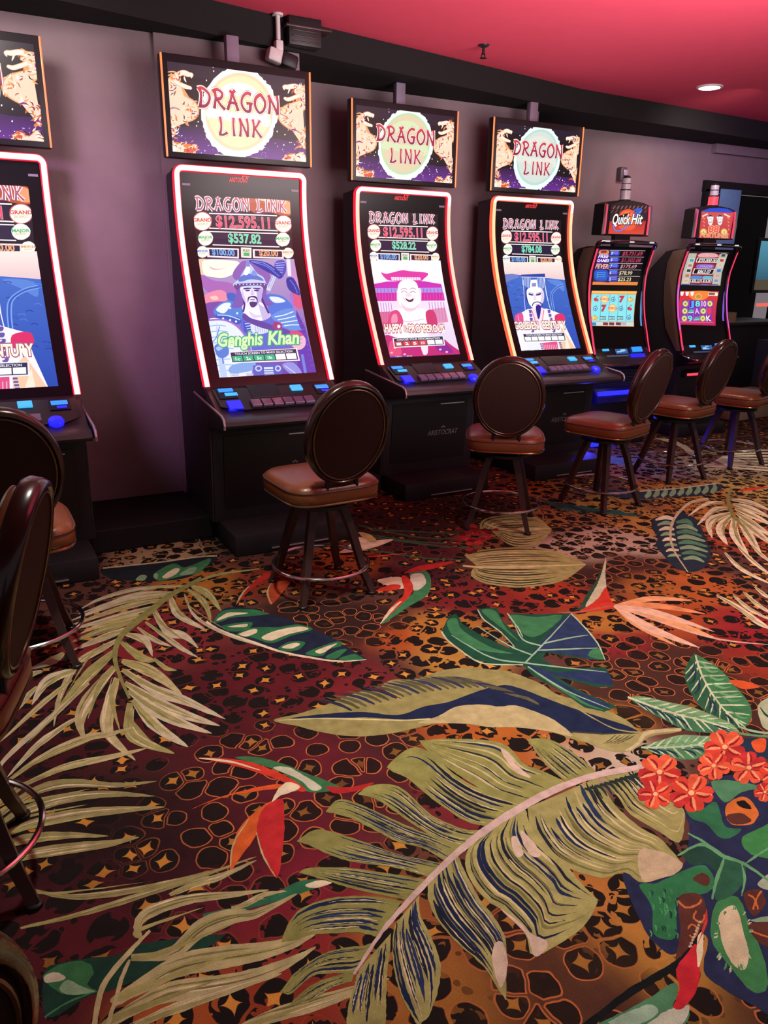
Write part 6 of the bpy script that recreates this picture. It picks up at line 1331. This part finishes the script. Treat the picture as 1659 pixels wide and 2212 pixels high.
    L([(1000,745),(1250,752)], 6, 'e060a0'); P([(1330,520),(1342,521),(1330,740),(1318,738)], '7a5cc8')  # last strip: violet reflection painted on the bezel glass
def top_coins(A):
    P, L, X = A.poly, A.line, A.text
    P([(1116,778),(1180,756),(1260,752),(1330,760),(1382,788),(1344,1004),(1092,996)], 'c83c44', False); P([(1122,776),(1180,756),(1260,752),(1330,760),(1380,786),(1372,792),(1120,784)], '2848c8'); P([(1122,786),(1372,796),(1340,996),(1096,988)], ('d0504c', 'b83440'))
    for x in (1130, 1330): 
        for k in range(4): L([(x-6+k*4, 830+k*30), (x+14-k*2, 845+k*30)], 7, 'e89080')
    for x in (1188, 1265): P([(x-26, 826), (x-20, 850), (x-16, 880), (x, 896), (x+16, 880), (x+22, 850), (x+24, 824), (x, 812)], 'e8e8e8', True); L([(x-14, 844), (x-6, 840)], 3.5, '30343c'); L([(x+4, 842), (x+13, 844)], 3.5, '30343c'); L([(x-12, 864), (x, 874), (x+12, 864)], 4, '8a3038'); P([(x-20, 826), (x, 808), (x+22, 824), (x, 822)], '30343c', True)
    P([(1120,816),(1165,796),(1168,806),(1124,828)], 'e8d8c0'); P([(1300,796),(1350,820),(1344,832),(1298,808)], 'e8d8c0')
    for x, y in ((1132,950),(1300,950)): A.ell(x, y, 28, 30, 'd8a850', 18); A.ell(x, y, 20, 22, 'f0d888', 16); P([(x-5, y-6), (x+5, y-6), (x+5, y+6), (x-5, y+6)], 'a87830')
    X('88', (1172,948), (1252,950), 50, 'e85848', 'f8c8a0', .05, 0, .03); X('FORTUNES', (1106,990), (1330,998), 36, 'd88048', 'f4d8b0', .03, 0, .02)
make_upright(5, 'upright slot machine with fruit symbols on pale blue reels, topper with orange disc', paint_fruit, top_fruit, 'blue', 0)
make_upright(6, 'upright slot machine with red and purple screen, $20,000.00 jackpot and red signal lamp', paint_coins, top_coins, 'red', 1)

# ------------------------------------------------------------------ swivel stools
def ell_ring(a, b, n=48): return [(a*cos(2*pi*k/n), b*sin(2*pi*k/n)) for k in range(n)]
def make_stool():
    t = thing('swivel_stool', '', 'stool')
    sw = thing('swivel_top', '', '', (0, 0, 0)); 
    for k in ('label', 'category'): 
        if k in sw: del sw[k]
    bpy.data.objects.remove(sw)
    # seat: rounded square cushion
    def sq(h, z, p=4.5, n=48, dy=0):
        return [(math.copysign(abs(cos(2*pi*k/n))**(2/p), cos(2*pi*k/n))*h, math.copysign(abs(sin(2*pi*k/n))**(2/p), sin(2*pi*k/n))*h+dy, z) for k in range(n)]
    def loft(bm, rings):
        R = [[bm.verts.new(c) for c in r] for r in rings]; n = len(R[0])
        for a, b in zip(R, R[1:]):
            for k in range(n): bm.faces.new((a[k], a[(k+1) % n], b[(k+1) % n], b[k]))
        bm.faces.new(R[0][::-1]); bm.faces.new(R[-1])
    bm = NB(); loft(bm, [sq(.195, .490), sq(.222, .498), sq(.231, .520), sq(.231, .552), sq(.224, .574), sq(.205, .588), sq(.14, .597, 3.5), sq(.06, .601, 2.5)]); seat = link('seat_cushion', bm, M_LEATHER, t, True, 60)
    bm = NB(); tube(bm, sq(.230, .560), .0045, 6, True); link('piping', bm, M_PIPING, seat)
    bm = NB(); tube(bm, sq(.226, .500), .006, 6, True); tag(link('base_trim', bm, mat('bronze_trim', '8a6a52', .25, .8), seat), 'bronze lower trim')
    # swivel and legs
    bm = NB(); lathe(bm, [(.07, .435), (.16, .445), (.16, .462), (.06, .466), (.06, .486), (.17, .490), (.17, .496)], 28); sv = link('swivel_plate', bm, M_BLACK, t)
    for k in range(4):
        a = pi/4+k*pi/2; c, s = cos(a), sin(a)
        bm = NB(); tube(bm, [(.10*c, .10*s, .455), (.15*c, .15*s, .33), (.22*c, .22*s, .10), (.258*c, .258*s, .012)], .02, 4, rr=[.026, .025, .022, .019], square=True)
        lg = link('leg', bm, M_LEG, t, True, 30)
        bm = NB(); lathe(bm, [(.021, 0), (.021, .012), (.016, .016)], 12, (.258*c, .258*s, 0)); link('glide', bm, M_BLACK, lg)
    bm = NB(); tube(bm, [(.232*cos(2*pi*k/56), .232*sin(2*pi*k/56), .138) for k in range(56)], .0085, 10, True); link('foot_ring', bm, M_CHROME, t)
    # back
    R_ = Matrix.Rotation(.241, 3, 'X'); O = Vector((0, -.265, .825))
    def pl(bm, f=lambda v: v):
        for v in bm.verts: v.co = R_ @ f(v.co)+O
    N_ = 56
    def er(a, b, y): return [(x, y, z) for x, z in ell_ring(a, b, N_)]
    curve = lambda v: Vector((v.x, v.y+.35*v.x*v.x*2.0, v.z))
    bm = NB(); loft(bm, [er(.178, .217, -.024), er(.182, .221, -.018), er(.182, .221, .006)]); bmesh.ops.recalc_face_normals(bm, faces=bm.faces[:]); pl(bm); bk = link('back_shell', bm, M_SHELL, t, True, 50)
    bm = NB(); loft(bm, [er(.182, .221, .004), er(.180, .219, .026), er(.168, .206, .044), er(.12, .15, .052), er(.05, .07, .054)]); bmesh.ops.recalc_face_normals(bm, faces=bm.faces[:]); pl(bm); cu = link('back_cushion', bm, M_LEATHER, t, True, 60)
    bm = NB(); tube(bm, er(.170, .208, .044), .004, 6, True); pl(bm); link('piping', bm, M_PIPING, cu)
    bm = NB(); rings = []
    for k in range(N_):
        t_ = 2*pi*k/N_; c, s = cos(t_), sin(t_); q = []
        for dx, dy in ((-.014, -.020), (-.004, -.030), (.008, -.026), (.013, -.010), (.013, .012), (.006, .024), (-.006, .024), (-.014, .014)): q.append(bm.verts.new(((.189+dx)*c, dy, (.228+dx)*s)))
        rings.append(q)
    for k in range(N_):
        A_, B_ = rings[k], rings[(k+1) % N_]
        for j in range(8): bm.faces.new((A_[j], A_[(j+1) % 8], B_[(j+1) % 8], B_[j]))
    bmesh.ops.recalc_face_normals(bm, faces=bm.faces[:]); pl(bm); link('back_rim', bm, M_RIM, t, True, 60)
    bm = NB(); tube(bm, er(.172, .211, -.026), .0032, 6, True); pl(bm); link('shell_welt', bm, mat('bronze_trim', '8a6a52', .25, .8), bk)
    for sx in (-1, 1):
        bm = NB(); tube(bm, [(sx*.08, -.06, .486), (sx*.08, -.185, .486), (sx*.08, -.212, .50), (sx*.075, -.215, .56), (sx*.07, -.218, .64), (sx*.07, -.228, .70)], .011, 8); link('back_bracket', bm, M_BLACK, t)
    return t
def copy_tree(o, parent=None):
    c = o.copy(); COL.objects.link(c)
    if parent: c.parent = parent
    for ch in list(o.children): copy_tree(ch, c)
    return c
proto = make_stool()
STOOLS = [  # x, y, seat heading, leg heading, label
 (1.400, 3.228, 3.1, 2.1, 'brown swivel stool in front of the helmeted warrior machine'),
 (2.802, 3.665, -35.5, -41.3, 'brown swivel stool facing the pagoda machine, its feet by the heart shaped leaves'),
 (3.666, 3.709, 17.4, 7.7, 'brown swivel stool with violet light on its seat, before the bearded emperor machine'),
 (4.670, 4.026, 12.7, -2.6, 'brown swivel stool in front of the fruit symbol machine with pale blue reels'),
 (5.49, 4.14, 16, -3, 'brown swivel stool farthest along the row, cut off by the picture edge beside the counter'),
 (.054, 3.131, .6, -3.8, 'brown swivel stool in front of the machine that is cut off at the left'),
 (-.212, 1.915, 73, 0, 'brown swivel stool turned sideways, its back seen edge on at the left picture edge'),
 (-.36, .75, 40, 20, 'nearest brown swivel stool, only its back edge in the lower left corner'),
]
for i, (x, y, a, la, lab) in enumerate(STOOLS):
    o = proto if i == 0 else copy_tree(proto)
    o.location = (x, y, 0); o.rotation_euler = (0, 0, radians(a)); o['label'] = lab; o['category'] = 'stool'; o['group'] = 'brown swivel stools at the machines'
    for ch in o.children:
        if ch.name.split('.')[0] in ('leg',): ch.rotation_euler = (0, 0, radians(la-a))

# ------------------------------------------------------------------ ceiling fittings
P0 = at_z(1045, 97, CZ)
t = thing('sprinkler_head', 'small dark fire sprinkler hanging from the rose ceiling', 'sprinkler', (P0.x, P0.y, CZ))
bm = NB(); lathe(bm, [(.036, 0), (.034, -.006), (.02, -.012)][::-1], 16); link('escutcheon', bm, M_BLACK, t)
bm = NB(); lathe(bm, [(.014, -.052), (.009, -.05), (.009, -.012)], 10); lathe(bm, [(.022, -.075), (.022, -.072)], 12); box(bm, (-.012, 0, -.062), (.004, .006, .026)); box(bm, (.012, 0, -.062), (.004, .006, .026)); link('nozzle', bm, M_BLACK, t)
P0 = at_z(1533, 187, CZ)
t = thing('ceiling_downlight', 'bright round recessed downlight in the rose ceiling', 'ceiling light', (P0.x, P0.y, CZ))
bm = NB(); R0 = [[bm.verts.new((r*cos(2*pi*k/32), r*sin(2*pi*k/32), z)) for k in range(32)] for r, z in ((.098, -.001), (.094, -.010), (.078, -.012), (.076, -.003))]
for a, b in zip(R0, R0[1:]):
    for k in range(32): bm.faces.new((a[k], a[(k+1) % 32], b[(k+1) % 32], b[k]))
bmesh.ops.recalc_face_normals(bm, faces=bm.faces[:]); link('trim_ring', bm, M_WHITE, t)
bm = NB(); lathe(bm, [(.077, -.009), (.06, -.014), (.02, -.016)][::-1], 32); link('lens', bm, emit('warm_white_lens', (1.0, .86, .66), 14), t)
spot('downlight_lamp', (P0.x, P0.y, CZ-.03), (P0.x, P0.y, 0), 45, (1.0, .84, .68), 110, .8, .06)
# surveillance camera on a drop pole
YC = 4.64
a = at_y(600, 40, YC); b = at_y(601, 92, YC); c = at_y(572, 112, YC); d = at_y(628, 136, YC)
t = thing('security_camera', 'security camera with pale housing on a drop pole under the black soffit', 'security camera', (a.x, a.y, CZ))
L0 = lambda p: (p.x-a.x, p.y-a.y, p.z-CZ)
bm = NB(); tube(bm, [(0, 0, 0), (0, 0, b.z-CZ)], .013, 12); lathe(bm, [(.03, -.012), (.03, 0)], 16); link('drop_pole', bm, M_WHITE, t)
bm = NB(); box(bm, (0, 0, b.z-CZ-.02), (.045, .05, .06), .008); link('swivel_joint', bm, M_WHITE, t)
bm = NB(); v = Vector(L0(c)); w = Vector(L0(d)); mid = (v+w)/2; q = (w-v).to_track_quat('X', 'Z').to_matrix(); box(bm, tuple(v*.62+w*.38), (.09, .07, .07), .012, q); link('camera_body', bm, M_WHITE, t)
bm = NB(); box(bm, tuple(v*.12+w*.88), (.10, .09, .075), .016, q); cy = NB(); link('lens_hood', bm, M_BLACK, t); cy.free()
bm = NB(); tube(bm, [tuple(v*.12+w*.88), (0, 0, b.z-CZ-.03)], .012, 8); link('arm', bm, M_WHITE, t)
# dark louvred box at the edge of the soffit
YV = 4.62
a = at_y(618, 52, YV); b = at_y(716, 63, YV); c = at_y(690, 104, YV)
t = thing('ceiling_vent', 'dark louvred ceiling box beside the security camera', 'vent', (a.x, YV, CZ))
wv = b.x-a.x; zf = a.z-CZ; hv = max(.06, a.z-c.z)
bm = NB(); box(bm, (wv*.42, .05, (zf-hv)/2), (wv*.72, .10, hv-zf), .006); link('duct_box', bm, M_BLACK, t)
bm = NB(); box(bm, (wv*.5, .05, zf), (wv*1.0, .12, .014), .003); link('flange', bm, mat('dark_red_brown_metal', '3a2020', .4), t)
for k in range(3):
    bm = NB(); box(bm, (wv*.42, -.003, zf-.02-k*hv*.3), (wv*.6, .008, .006), .001); link('louvre', bm, mat('dark_red_brown_metal', '3a2020', .4), t)
# beacon on the wall
P0 = at_y(1338, 377, 5.77)
t = thing('wall_strobe', 'small grey alarm strobe on the wall above the fruit machine', 'alarm', (P0.x, 5.77, P0.z))
bm = NB(); box(bm, (0, -.03, 0), (.075, .06, .115), .008); link('case', bm, mat('grey_plastic', '55505c', .4), t)
bm = NB(); box(bm, (.008, -.065, .012), (.045, .018, .05), .006); link('strobe_lens', bm, mat('pale_lens', 'a8a4b8', .15, 0, .8), t)

# ------------------------------------------------------------------ beyond the row at the right
t = thing('standing_poster', 'pale blue poster panel behind the red and purple machine at the doorway', 'poster', (6.98, 5.70, 0))
bm = NB(); box(bm, (0, 0, 1.97), (.30, .012, .64), .003); link('panel', bm, mat('pale_blue_print', '6f9cc4', .5), t)
bm = NB(); box(bm, (0, .02, .83), (.04, .02, 1.66), .003); box(bm, (0, .02, .012), (.3, .09, .024), .004); link('stand', bm, M_BLACK, t)
t = thing('service_counter', 'dark service counter beyond the machines at the right picture edge', 'counter', (8.1, 6.75, 0))
bm = NB(); box(bm, (0, 0, .44), (2.4, .6, .88), .01); link('base', bm, M_BODY, t)
bm = NB(); box(bm, (0, 0, .90), (2.5, .68, .04), .008); link('counter_top', bm, mat('dark_wood_top', '3a2e26', .4), t)
def tray(label, x, y, z, sx, sy, h, rz):
    t = thing('cardboard_tray', label, 'box', (x, y, z), rz, 'cardboard trays on the counter')
    bm = NB(); box(bm, (0, 0, .006), (sx, sy, .012)); link('bottom', bm, M_CARD, t, False)
    for k, (cx, cy, bx_, by_) in enumerate(((0, -sy/2, sx, .008), (0, sy/2, sx, .008), (-sx/2, 0, .008, sy), (sx/2, 0, .008, sy))):
        bm = NB(); box(bm, (cx, cy, h/2), (bx_, by_, h), 0); link('wall_flap', bm, M_CARD, t, False)
tray('flat tan cardboard tray lying at the counter end near the red and purple machine', 7.32, 6.62, .92, .46, .36, .07, .3)
tray('pale cardboard tray at the picture edge, in front on the counter', 7.98, 6.56, .92, .5, .3, .12, -.1)
t = thing('storage_crate', 'pale cream box on the carpet behind the farthest stool', 'box', (7.35, 5.45, 0), .1)
bm = NB(); box(bm, (0, 0, .13), (.62, .26, .26), .02); link('body', bm, mat('cream_plastic', 'b5aa90', .5), t)
bm = NB(); box(bm, (0, 0, .275), (.66, .30, .04), .012); link('lid', bm, mat('cream_plastic_lid', 'c2b898', .5), t)
t = thing('blue_column', 'slate blue pillar base at the right picture edge', 'pillar', (7.95, 5.52, 0))
bm = NB(); box(bm, (0, 0, .40), (.5, .3, .80), .01); link('shaft', bm, mat('slate_blue_laminate', '3c4660', .5), t)
t = thing('wall_screen', 'teal lit screen glowing in the dark room beyond the doorway', 'screen', (13.2, 9.2, 1.25))
bm = NB(); box(bm, (0, 0, .35), (2.2, .06, .9), .01); h_ = link('housing', bm, M_BLACK, t)
A = Art(None); A.P.append(([(-1.05, -.05), (1.05, -.05), (1.05, .75), (-1.05, .75)], ('4a8aa0', '1c3c50'))); A.P.append(([(-1.05, -.05), (1.05, -.05), (1.05, .12), (-1.05, .12)], '4a4030')); A.build('display_screen', h_, lambda z: -.031, None, .001, 1e-5, 0)
t = thing('light_strip', 'short red light strip in the dark room beyond the doorway', 'light', (11.35, 8.2, .98))
bm = NB(); box(bm, (0, 0, .03), (.7, .05, .05), .008); link('tube', bm, emit('coral_strip', (1.0, .16, .12), .9), t)
bm = NB(); box(bm, (0, .01, -.485), (.1, .06, .97), .004); link('post', bm, M_BLACK, t)
